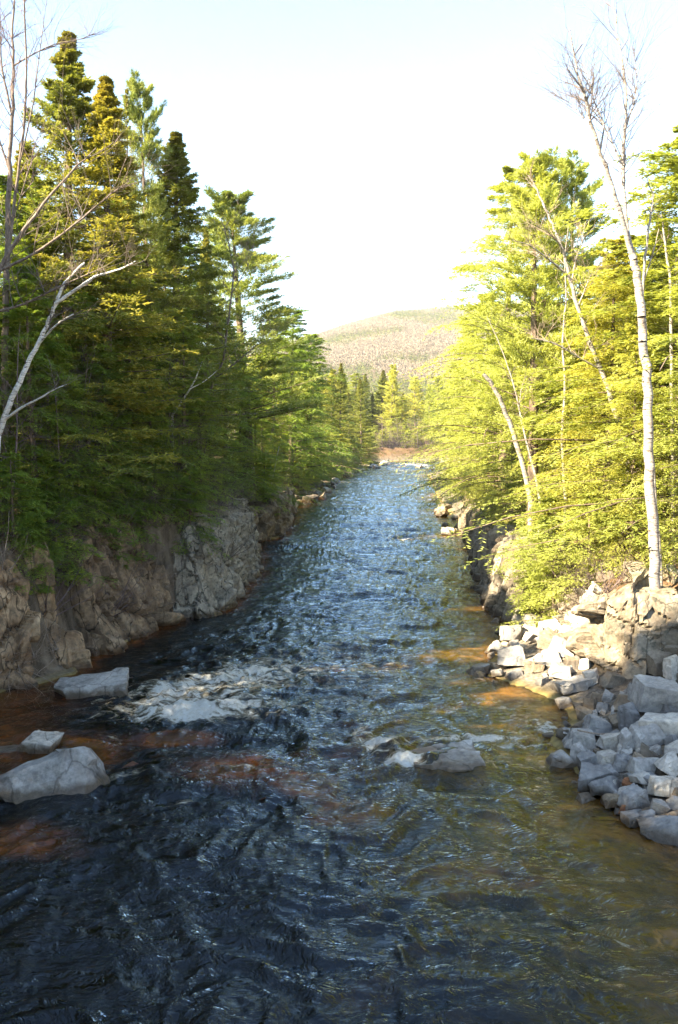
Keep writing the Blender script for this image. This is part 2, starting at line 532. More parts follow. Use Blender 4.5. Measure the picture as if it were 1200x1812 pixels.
def wood(name, pts, hgt, wid, ntri, mat, conic, seed):
    r = np.random.default_rng(seed)
    n = len(pts)
    h = hgt * r.uniform(0.6, 1.15, n) * np.where(pts[:, 1] < 800, 1.5, 1.0)
    u = r.random((n, ntri))
    if conic:
        rad = wid * (1 - u) ** 0.9
    else:
        rad = wid * np.sqrt(np.clip(1 - (2 * u - 1.05) ** 2, 0.03, 1))
    a = r.uniform(0, 2 * math.pi, (n, ntri))
    rr = rad * np.sqrt(r.random((n, ntri)))
    c = np.stack([pts[:, 0, None] + rr * np.cos(a), pts[:, 1, None] + rr * np.sin(a), pts[:, 2, None] + (0.05 + 0.95 * u) * h[:, None]], 2)
    s = (0.17 if conic else 0.10) * wid * (1.6 - 0.9 * u if conic else 1.2 + 0 * u)
    V = c[:, :, None, :] + r.normal(0, 1, (n, ntri, 3, 3)) * s[:, :, None, None] * np.array([1, 1, 0.8 if conic else 1.5])
    t = np.repeat((r.random(n)[:, None] * 0.6 + 0.4 * r.random((n, ntri)))[:, :, None], 3, 2)
    t = np.clip(t - 0.45 * (pts[:, 1] > 2050)[:, None, None] * conic, 0, 1)
    V = V.reshape(-1, 3)
    return mesh_np(name, V, np.arange(len(V)).reshape(-1, 3), mat, False, {'tint': t.ravel()})


r_ = np.random.default_rng(5)
N = 52000
yy = 340 + (2450 - 340) * r_.random(N) ** 0.8
xx = yy * r_.uniform(-0.16, 0.30, N)
zz = np.where(yy > 425, hill_z(xx, yy), terrain(xx, yy))
patch = fbm(P3(xx * 0.006, yy * 0.004), 4, 77)
px_ = xx / yy * 1490 + 600
top_patch = (yy > 1900) & (((px_ > 672) & (px_ < 748)) | (px_ > 772)) & (yy < 2350)
isc = (patch > 0.0) | top_patch | ((yy < 520) & (patch > -0.25))
ex_y = r_.uniform(2080, 2330, 2600); ex_x = ex_y * (r_.uniform(672, 750, 2600) - 600) / 1490
xx = np.concatenate([xx, ex_x]); yy = np.concatenate([yy, ex_y]); zz = np.concatenate([zz, hill_z(ex_x, ex_y)]); isc = np.concatenate([isc, np.ones(2600, bool)])
pc = np.stack([xx, yy, zz], 1)
tag(link('distant_conifer_wood', wood('distant_conifer_wood', pc[isc], 13, 3.0, 16, tf.m, True, 1)), 'dark green evergreen patches in the woods on the far pale hill', 'woodland', kind='stuff')
tag(link('distant_bare_wood', wood('distant_bare_wood', pc[~isc], 11, 4.2, 34, tb.m, False, 2)), 'leafless pinkish beige woodland covering the far hill', 'woodland', kind='stuff')


# ------------------------------------------------------------------ water
def blob(x, y, px, py, rx, ry, rot=0.0):
    c = at_z(px, py)
    dx, dy = x - c[0], y - c[1]
    ca, sa = math.cos(rot), math.sin(rot)
    u, v = (dx * ca + dy * sa) / rx, (-dx * sa + dy * ca) / ry
    return np.exp(-(u * u + v * v) * 1.1)


def wave_h(x, y):
    n = len(x)
    wx = fbm(P3(x * 0.35, y * 0.22), 3, 41)
    wy = fbm(P3(x * 0.35 + 50, y * 0.22), 3, 43)
    X, Y = x + 1.3 * wx, y + 1.6 * wy
    def rid(a):
        return 1 - 2 * np.abs(a)
    L, Rr = Lf(y), Rf(y)
    mid = smooth(0.0, 5.0, np.minimum(x - L, Rr - x))
    rough = 0.45 + 0.55 * mid
    # smoother green glides on the near right
    h = 0.13 * vnoise(P3(X * 0.28, Y * 0.42), 51)
    h += 0.085 * rid(vnoise(P3(X * 0.55, Y * 0.95), 52))
    h += 0.055 * rid(vnoise(P3(X * 1.1 + 0.8 * wx, Y * 2.0), 53))
    h += 0.030 * rid(vnoise(P3(X * 2.3 + wy, Y * 3.8), 54))
    h += 0.014 * rid(vnoise(P3(X * 4.6, Y * 7.0), 55))
    h *= rough * 0.8 * np.interp(y, [28, 50, 90, 140], [1, 1.25, 1.3, 1.1])
    e = 0
    e = e + 0.42 * blob(x, y, 355, 1264, 2.5, 0.45) - 0.26 * blob(x, y, 350, 1315, 3.0, 0.6)
    e = e + 0.14 * blob(x, y, 300, 1230, 2.0, 1.2)
    e = e + 0.22 * blob(x, y, 690, 1330, 1.0, 0.4, -0.9) + 0.20 * blob(x, y, 800, 1340, 1.1, 0.7)
    e = e - 0.12 * blob(x, y, 760, 1385, 1.6, 0.5)
    e = e + 0.12 * blob(x, y, 955, 1285, 0.8, 0.5)
    return h + e


def foam_f(x, y):
    f = 0
    f = f + 1.0 * blob(x, y, 350, 1264, 2.6, 0.75) + 0.85 * blob(x, y, 300, 1225, 2.4, 2.3) + 0.6 * blob(x, y, 430, 1195, 2.0, 2.8) + 0.5 * blob(x, y, 460, 1245, 1.2, 0.8)
    f = f + 0.45 * blob(x, y, 335, 1276, 2.2, 0.34)
    f = f + 0.55 * blob(x, y, 205, 1312, 0.5, 0.7) + 0.45 * blob(x, y, 205, 1375, 1.5, 0.35, 0.6)
    f = f + 0.42 * blob(x, y, 420, 1362, 1.1, 0.5) + 0.35 * blob(x, y, 300, 1425, 1.5, 0.3, 0.4)
    f = f + 1.3 * blob(x, y, 672, 1322, 0.7, 0.6) + 1.6 * blob(x, y, 712, 1350, 0.7, 0.4) + 0.8 * blob(x, y, 790, 1312, 1.2, 0.3) + 0.7 * blob(x, y, 640, 1298, 0.4, 0.6)
    f = f + 1.1 * blob(x, y, 862, 1306, 0.9, 0.28) + 0.9 * blob(x, y, 930, 1320, 1.6, 0.2) + 1.1 * blob(x, y, 966, 1290, 0.42, 0.75) + 0.5 * blob(x, y, 925, 1310, 0.5, 0.3)
    f = f + 0.32 * blob(x, y, 520, 1180, 3.0, 5.0) + 0.25 * blob(x, y, 640, 1170, 2.5, 8.0)
    # far rapids
    f = f + 0.55 * smooth(150, 190, y) * (0.5 + 0.5 * vnoise(P3(x * 0.25, y * 0.12), 61))
    f = f + 0.30 * smooth(90, 150, y) * smooth(0.1, 0.6, vnoise(P3(x * 0.3, y * 0.2), 62))
    f = f + 0.30 * smooth(45, 70, y) * smooth(0.15, 0.6, vnoise(P3(x * 0.35, y * 0.16), 63))
    # drifting bubbles, lower right
    f = f + 0.26 * blob(x, y, 1030, 1540, 1.6, 0.7, -0.5) + 0.24 * blob(x, y, 900, 1620, 1.8, 0.8, -0.4) + 0.26 * blob(x, y, 1100, 1700, 1.3, 0.9)
    return f


ys = [9.0]
while ys[-1] < 262:
    ys.append(ys[-1] * 1.0048)
ys = np.concatenate([np.arange(-10, 9, 0.5), np.array(ys)])
nu = 430
us = np.linspace(0, 1, nu)
l_, r__ = Lf(ys) - 2.0, Rf(ys) + 2.5
for k in range(len(ys)):   # widen at the bends so the sheet never stops short of the shore
    m = np.abs(ys - ys[k]) < 2.0
    l_[k] = min(l_[k], (Lf(ys[m]) - 2).min()); r__[k] = max(r__[k], (Rf(ys[m]) + 2.5).max())
WX = l_[None, :] + us[:, None] * (r__ - l_)[None, :]
WY = np.broadcast_to(ys[None, :], WX.shape)
wx_, wy_ = WX.ravel(), WY.ravel()
wz_ = wave_h(wx_, wy_)
ff = foam_f(wx_, wy_)
fn = fbm(P3(wx_ * 2.2, wy_ * 2.2), 4, 71)
wz_ = wz_ + 0.26 * np.clip(ff, 0, 1) * fn


wdep = np.clip(-terrain(wx_, wy_), 0, 3)


def water_mat():
    t = NT('tea coloured river water')
    geo = t.n('ShaderNodeNewGeometry')
    p = t.pos((1.0, 1.5, 1.0))
    # domain warp for folded ripples
    nz = t.n('ShaderNodeTexNoise'); nz.inputs['Scale'].default_value = 0.55; nz.inputs['Detail'].default_value = 3
    t.l(p, nz.inputs['Vector'])
    vm = t.n('ShaderNodeVectorMath', operation='MULTIPLY_ADD')
    t.l(nz.outputs['Color'], vm.inputs[0]); vm.inputs[1].default_value = (2.2, 2.2, 0); t.l(p, vm.inputs[2])
    w = vm.outputs[0]
    n1 = t.noise(w, 1.35, 3, 0.5, 1.6)
    n2 = t.noise(w, 5.0, 4, 0.55, 1.2)
    n3 = t.noise(w, 14.0, 3, 0.5, 0.8)
    r1 = t.math('ABSOLUTE', t.math('SUBTRACT', n1, 0.5))
    r2 = t.math('ABSOLUTE', t.math('SUBTRACT', n2, 0.5))
    h = t.math('ADD', t.math('MULTIPLY', r1, -0.55), t.math('MULTIPLY', r2, -0.24))
    h = t.math('ADD', h, t.math('MULTIPLY', n3, 0.06))
    ch = t.n('ShaderNodeAttribute', attribute_name='chop')
    bn = t.n('ShaderNodeBump'); bn.inputs['Distance'].default_value = 0.17
    t.l(ch.outputs['Fac'], bn.inputs['Strength']); t.l(h, bn.inputs['Height'])
    nrm = bn.outputs['Normal']
    fr = t.n('ShaderNodeFresnel'); fr.inputs['IOR'].default_value = 1.42
    t.l(nrm, fr.inputs['Normal'])
    gl = t.n('ShaderNodeBsdfGlossy'); gl.inputs['Roughness'].default_value = 0.06
    gl.inputs['Color'].default_value = (0.80, 0.92, 1.0, 1)
    t.l(nrm, gl.inputs['Normal'])
    trn = t.n('ShaderNodeBsdfTransparent'); trn.inputs['Color'].default_value = (0.66, 0.46, 0.17, 1)
    dp = t.n('ShaderNodeAttribute', attribute_name='depth')
    sd = t.n('ShaderNodeAttribute', attribute_name='side')
    dn = t.math('ADD', dp.outputs['Fac'], t.math('MULTIPLY', t.math('SUBTRACT', t.noise(w, 0.8, 4, 0.6, 0.6), 0.5), 1.1))
    c_l = t.ramp(dn, [(0.05, (0.32, 0.12, 0.02)), (0.30, (0.13, 0.038, 0.006)), (0.66, (0.038, 0.012, 0.003)), (0.95, (0.003, 0.002, 0.002))])
    c_r = t.ramp(dn, [(0.05, (0.36, 0.17, 0.03)), (0.26, (0.10, 0.054, 0.005)), (0.55, (0.030, 0.019, 0.002)), (0.9, (0.004, 0.004, 0.003))])
    bodyc = t.mix(sd.outputs['Fac'], c_l, c_r)
    bd = t.n('ShaderNodeBsdfDiffuse'); t.l(bodyc, bd.inputs['Color']); t.l(nrm, bd.inputs['Normal'])
    mb = t.n('ShaderNodeMixShader')
    t.l(t.ramp(dp.outputs['Fac'], [(0.04, (0, 0, 0)), (0.42, (1, 1, 1))]), mb.inputs[0])
    t.l(trn.outputs[0], mb.inputs[1]); t.l(bd.outputs[0], mb.inputs[2])
    tr = mb
    # aerated water gives a faint body colour
    mx = t.n('ShaderNodeMixShader')
    t.l(fr.outputs[0], mx.inputs[0]); t.l(tr.outputs[0], mx.inputs[1]); t.l(gl.outputs[0], mx.inputs[2])
    # foam
    at = t.n('ShaderNodeAttribute', attribute_name='foam')
    fnz = t.noise(vm.outputs[0], 1.9, 9, 0.66, 0.5)
    fnf = t.noise(p, 16, 5, 0.7, 0.5)
    fsum = t.math('ADD', at.outputs['Fac'], t.math('ADD', t.math('MULTIPLY', t.math('SUBTRACT', fnz, 0.5), 3.1), t.math('MULTIPLY', t.math('SUBTRACT', fnf, 0.5), 0.6)))
    ff_ = t.ramp(fsum, [(0.40, (0, 0, 0)), (0.66, (0.35, 0.35, 0.35)), (1.1, (1, 1, 1))])
    fcol = t.ramp(fsum, [(0.45, (0.40, 0.32, 0.16)), (0.75, (0.74, 0.66, 0.48)), (0.95, (0.92, 0.90, 0.82))])
    fd = t.n('ShaderNodeBsdfPrincipled'); fd.inputs['Roughness'].default_value = 0.6
    fz = t.noise(p, 7.0, 8, 0.75, 0.6)
    fcol = t.mix(1.0, fcol, t.ramp(fz, [(0.30, (0.62, 0.58, 0.48)), (0.48, (0.94, 0.92, 0.88)), (0.6, (1, 1, 1))]), 'MULTIPLY')
    t.l(fcol, fd.inputs['Base Color'])
    t.l(t.bump(fz, 0.16, 1.0, t.bump(fsum, 0.10, 0.7)), fd.inputs['Normal'])
    m2 = t.n('ShaderNodeMixShader')
    gate = t.ramp(at.outputs['Fac'], [(0.04, (0, 0, 0)), (0.14, (1, 1, 1))])
    t.l(t.math('MULTIPLY', ff_, gate), m2.inputs[0]); t.l(mx.outputs[0], m2.inputs[1]); t.l(fd.outputs[0], m2.inputs[2])
    t.l(m2.outputs[0], t.out.inputs['Surface'])
    return t.m


M['water'] = water_mat()
me = mesh_np('river', np.stack([wx_, wy_, wz_], 1), grid_faces(nu, len(ys)), M['water'], True, {'foam': ff, 'depth': wdep, 'side': smooth(-3.0, 4.0, wx_), 'chop': np.interp(wy_, [28, 60, 120], [1, 1, 0.8])})
# keep face normals up
river = link('river_water', me)
if me.polygons[0].normal.z < 0:
    me.flip_normals()
tag(river, kind='structure')


# ------------------------------------------------------------------ cliffs
def outcrop(name, label, line, top, mat, seed, lean=0.25, cell=(1.3, 1.3, 1.7), amp=0.42, side=1, depth=3.5, zbot=-1.6, rot=0.0, under=0.0, group=None, cat='cliff', dens=0.085, spires=0.0):
    """line: world (x,y) waterline points; side +1 = the river lies to the right of the line's direction"""
    line = np.array([(p[0], p[1]) for p in line], float)
    seg = np.linalg.norm(np.diff(line, axis=0), axis=1)
    s = np.concatenate([[0], np.cumsum(seg)])
    ns = max(24, int(s[-1] / dens))
    S = np.linspace(0, s[-1], ns)
    bx, by = np.interp(S, s, line[:, 0]), np.interp(S, s, line[:, 1])
    tx, ty = np.gradient(bx), np.gradient(by)
    ln = np.hypot(tx, ty)
    nx, ny = ty / ln * side, -tx / ln * side
    k = np.ones(9) / 9
    nx = np.convolve(np.pad(nx, 4, 'edge'), k, 'valid'); ny = np.convolve(np.pad(ny, 4, 'edge'), k, 'valid')
    tops = np.interp(S, np.linspace(0, s[-1], len(top)), top)
    tops = tops + 0.5 * facets(P3(bx, by), (1.5, 1.5, 5), seed + 5)
    nvf = int((max(top) - zbot) / dens)
    nvt = int(depth / 0.25)
    v = np.concatenate([np.linspace(0, 1, nvf), 1 + np.linspace(0, 1, nvt + 1)[1:], [2.0]])
    U, Vv = np.meshgrid(np.arange(ns), v, indexing='ij')
    T = tops[U]
    Z = zbot + (T - zbot) * np.minimum(Vv, 1)
    back = -lean * np.maximum(Z, 0) - depth * np.maximum(Vv - 1, 0)
    e = np.abs(2 * S / s[-1] - 1)[U]
    back = back - (depth * 0.85) * np.clip((e - 0.86) / 0.14, 0, 1) ** 1.6
    if under:
        back = back - under * smooth(1.3, 0.3, Z)
    # round the brow
    back = back - 0.35 * smooth(0.86, 1.0, np.minimum(Vv, 1))
    Z = Z - 0.25 * smooth(0.9, 1.0, np.minimum(Vv, 1)) + 0.15 * np.maximum(Vv - 1, 0)
    X = bx[U] + nx[U] * back
    Y = by[U] + ny[U] * back
    last = (np.arange(len(v)) == len(v) - 1)[None, :] & np.ones_like(U, bool)
    Z = np.where(last, zbot, Z)
    P = np.stack([X.ravel(), Y.ravel(), Z.ravel()], 1)
    c, s_ = math.cos(rot), math.sin(rot)
    along = P[:, 0] * 0 + (S[U]).ravel()
    Q = np.stack([along * c + P[:, 2] * s_, P[:, 0] * 0.3 + P[:, 1] * 0.3, -along * s_ + P[:, 2] * c], 1)
    wv = fbm(P * 0.7, 3, seed + 2)
    Q = Q + 0.12 * wv[:, None]
    o = amp * facets(Q, cell, seed, 0.75, 0.45) + amp * 0.30 * facets(Q, tuple(np.array(cell) * 0.42), seed + 50, 0.7, 0.35) + 0.035 * fbm(P * 1.3, 4, seed + 3) + 0.012 * fbm(P * 6, 3, seed + 4)
    if spires:
        o = o + spires * np.abs(vnoise(np.stack([along * 1.6, P[:, 2] * 0.15, 0 * along], 1), seed + 8))
    on_face = np.clip(1.25 - np.maximum(Vv.ravel() - 1, 0) * 3, 0.0, 1)
    P[:, 0] += nx[U].ravel() * o * on_face
    P[:, 1] += ny[U].ravel() * o * on_face
    P[:, 2] += np.where(Vv.ravel() > 0.98, 0.5 * o, 0.12 * o) * (~last.ravel())
    Fq = grid_faces(ns, len(v))
    m = mesh_np(name, P, Fq, mat, False)
    if side < 0:
        m.flip_normals()
    ob = link(name, m)
    tag(ob, label, cat, group)
    return ob


def WL(lst, off=0.0, z=0.0):
    return [at_z(x, y, z) for x, y in lst]


outcrop('rock_cliff', 'tan brown cliff with a smooth leaning slab, at the left edge', [(-14.6, 22), (-13.8, 27)] + WL([(-30, 1228), (40, 1212), (85, 1200), (130, 1192), (152, 1168)]), [5.4, 5.5, 5.5, 5.3, 5.0], M['cliff_brown'], 101, 0.22, (2.4, 1.5, 3.0), 0.5, 1, rot=0.35)
outcrop('rock_cliff', 'brown cliff streaked with diagonal cracks behind the flat slab in the water', WL([(140, 1165), (180, 1155), (235, 1135), (285, 1108), (304, 1092)]), [4.9, 5.3, 5.2, 5.1], M['cliff_brown'], 131, 0.30, (1.1, 1.2, 3.0), 0.42, 1, rot=0.55, spires=0.35)
outcrop('rock_cliff', 'blue grey lichen spotted cliff buttress in the middle of the left bank', WL([(296, 1096), (330, 1094), (375, 1090), (408, 1076), (418, 1055)]), [3.6, 4.8, 5.2, 5.1], M['cliff_grey'], 171, 0.28, (1.6, 1.4, 2.2), 0.40, 1, rot=0.5)
outcrop('rock_cliff', 'pale grey stepped rock just past the lichen spotted buttress', WL([(405, 1062), (430, 1045), (448, 1024), (456, 990), (452, 970)]), [4.6, 4.2, 4.0, 3.9], M['cliff_grey'], 191, 0.20, (1.0, 1.2, 1.3), 0.35, 1, dens=0.14)
outcrop('rock_cliff', 'dark square blocky cliff jutting into the river farthest along the left bank', WL([(430, 968), (450, 962), (475, 957), (500, 950), (514, 930), (519, 908), (520, 900)]), [3.2, 3.4, 3.4, 3.3], M['cliff_dark'], 211, 0.06, (1.6, 1.6, 1.2), 0.30, 1, dens=0.16, depth=5)
outcrop('rock_cliff', 'sunlit pinkish rock wall with thin upright ribs farthest along the right bank', WL([(814, 935), (826, 955), (836, 975), (848, 1010), (854, 1040)]), [2.6, 3.2, 3.3, 3.2], M['cliff_gold'], 231, 0.10, (0.7, 0.9, 3.2), 0.25, 1, dens=0.15, spires=0.3)
outcrop('rock_cliff', 'grey upright slabby rock wall behind the boulder heap on the right', WL([(850, 1040), (858, 1060), (878, 1085), (902, 1104), (935, 1112), (965, 1112)]), [3.3, 3.3, 3.3, 3.0], M['cliff_gold'], 251, 0.32, (0.7, 1.0, 2.6), 0.30, 1, spires=0.4)
outcrop('rock_cliff', 'broken sunlit ledge below the bright hanging hemlock boughs on the right bank', [(8.9, 38.6), (9.4, 37.2), (10.0, 35.6), (10.5, 34.0), (10.2, 32.4)], [3.5, 3.6, 3.7, 3.6], M['cliff_gold'], 271, 0.55, (0.9, 0.9, 0.9), 0.35, 1, zbot=-0.2)
big = [(9.6, 33.4), (9.1, 32.0), (9.4, 30.5), (10.4, 29.7), (11.7, 29.5), (13.2, 29.2), (15.0, 28.4)]
outcrop('rock_outcrop', 'massive tan rock outcrop with a shaded hollow beneath, below the tall white birch', big, [3.2, 3.5, 3.6, 3.7, 3.9, 4.1], M['cliff_gold'], 291, 0.12, (2.4, 1.6, 1.5), 0.45, 1, zbot=-0.2, under=0.9, cat='rock', rot=-0.2, dens=0.09)


# ------------------------------------------------------------------ rocks
def rock_mesh(seed, dims, cuts=8, rough=1.0, taper=1.0, tight=(0.62, 0.95)):
    r = np.random.default_rng(seed)
    pl = []
    for ax in range(3):
        for s in (-1, 1):
            n = np.zeros(3); n[ax] = s
            n += r.normal(0, 0.16, 3)
            n /= np.linalg.norm(n)
            pl.append((n, 0.5 * (np.abs(n) @ np.ones(3)) * r.uniform(0.72, 0.92)))
    for k in range(cuts):
        n = r.normal(0, 1, 3)
        n /= np.linalg.norm(n)
        pl.append((n, 0.5 * (np.abs(n) @ np.ones(3)) * r.uniform(*tight)))
    N_ = np.array([p[0] for p in pl]); D_ = np.array([p[1] for p in pl])
    pts = []
    m = len(pl)
    for i in range(m):
        for j in range(i + 1, m):
            for k in range(j + 1, m):
                A = N_[[i, j, k]]
                if abs(np.linalg.det(A)) < 0.05: continue
                x = np.linalg.solve(A, D_[[i, j, k]])
                if (N_ @ x <= D_ + 1e-6).all():
                    pts.append(x)
    pts = np.array(pts)
    if taper != 1.0:
        up_ = pts[:, 2] > 0.15
        pts[up_, :2] = pts[up_, :2] * taper + np.array([0.08, 0.06])
    c = (pts.max(0) + pts.min(0)) / 2
    pts = (pts - c) / (pts.max(0) - pts.min(0)) * np.array(dims)
    bm = bmesh.new()
    for p in pts: bm.verts.new(p)
    bmesh.ops.remove_doubles(bm, verts=bm.verts, dist=0.01 * min(dims))
    res = bmesh.ops.convex_hull(bm, input=bm.verts)
    dead = [g for g in res['geom_interior'] + res['geom_unused'] if isinstance(g, bmesh.types.BMVert)]
    if dead: bmesh.ops.delete(bm, geom=list(set(dead)), context='VERTS')
    bmesh.ops.dissolve_limit(bm, angle_limit=R(4), verts=bm.verts, edges=bm.edges)
    sz = min(dims)
    bmesh.ops.bevel(bm, geom=list(bm.edges), offset=sz * 0.018, offset_type='OFFSET', segments=2, profile=0.5, affect='EDGES', clamp_overlap=True)
    bmesh.ops.triangulate(bm, faces=bm.faces)
    mx = max(dims)
    for it in range(4):
        if len(bm.faces) > 5000: break
        lim = mx * 0.09
        es = [e for e in bm.edges if e.calc_length() > lim]
        if not es: break
        bmesh.ops.subdivide_edges(bm, edges=es, cuts=1)
        bmesh.ops.triangulate(bm, faces=bm.faces)
    bm.normal_update()
    V = np.array([v.co for v in bm.verts]); Nn = np.array([v.normal for v in bm.verts])
    q = V / mx
    d = 0.009 * fbm(q * 3.1 + seed, 3, seed) + 0.022 * facets(q + seed, (0.30, 0.26, 0.34), seed) + 0.010 * fbm(q * 14 + seed, 3, seed + 1)
    V = V + Nn * (d * mx * rough)[:, None]
    for v, co in zip(bm.verts, V): v.co = co
    me = bpy.data.meshes.new('rock')
    bm.to_mesh(me); bm.free()
    me.polygons.foreach_set('use_smooth', np.ones(len(me.polygons), bool))
    me.set_sharp_from_angle(angle=R(24))
    return me


def place_rock(px, py, w, h, mat, label, seed, group=None, rot=None, tilt=(0, 0), flat=0.8, sink=0.12, name='boulder', cat='boulder', ext=None, cuts=8, taper=1.0, z0=None):
    """px,py = centre of the rock in the photo, w,h = its size there"""
    g = hit(px, py + h * 0.42)
    dist = math.hypot(g[1] * math.cos(PITCH) + (CAM_H - g[2]) * math.sin(PITCH), 0)
    W = w / F * dist
    Hh = max(h / F * dist * flat, 0.12)
    Dp = W * 0.8 if ext is None else ext
    if z0 is not None: g = at_z(px, py + h * 0.3, 0.0); g[2] = z0
    me = rock_mesh(seed, (W * 1.08, Dp, Hh * 1.05), cuts, taper=taper)
    me.materials.append(mat)
    o = link(name, me)
    r = random.Random(seed)
    o.rotation_euler = (R(tilt[0]), R(tilt[1]), R(r.uniform(-25, 25) if rot is None else rot))
    o.location = (g[0], g[1] + Dp * 0.25, g[2] + Hh * (0.5 - sink))
    tag(o, label, cat, group)
    return o


G, PA, TN, RU = M['rock_grey'], M['rock_pale'], M['rock_tan'], M['rock_rust']
# left of the river
place_rock(158, 1220, 125, 58, PA, 'long flat topped pale slab with a tan lower edge, in water under the left cliff', 1, rot=8, tilt=(4, -5), flat=0.75, ext=2.0, cuts=5)
place_rock(222, 1206, 24, 28, TN, 'small orange brown stone against the right end of the long flat slab', 2)
place_rock(41, 1250, 27, 24, TN, 'small rounded tan stone alone in dark water left of the long slab', 3)
place_rock(64, 1320, 70, 46, PA, 'pale wedge shaped stone with a square side, just behind the large white boulder', 4, rot=-10, cuts=5)
place_rock(12, 1336, 52, 36, G, 'dark grey stone in shade between the wedge stone and the left edge', 5)
place_rock(84, 1390, 205, 110, PA, 'large white boulder with a pointed crest in the foreground water on the left', 6, rot=12, flat=0.95, ext=2.4, sink=0.12, cuts=9, taper=0.42)
place_rock(5, 1395, 70, 60, PA, 'white stone leaning on the left end of the large white boulder', 7)
place_rock(5, 1283, 30, 26, G, 'small grey stone at the waterline by the left edge, under the cliff foot', 8)
place_rock(120, 1262, 50, 14, TN, 'thin drowned slab just in front of the long flat slab', 9, sink=0.75)
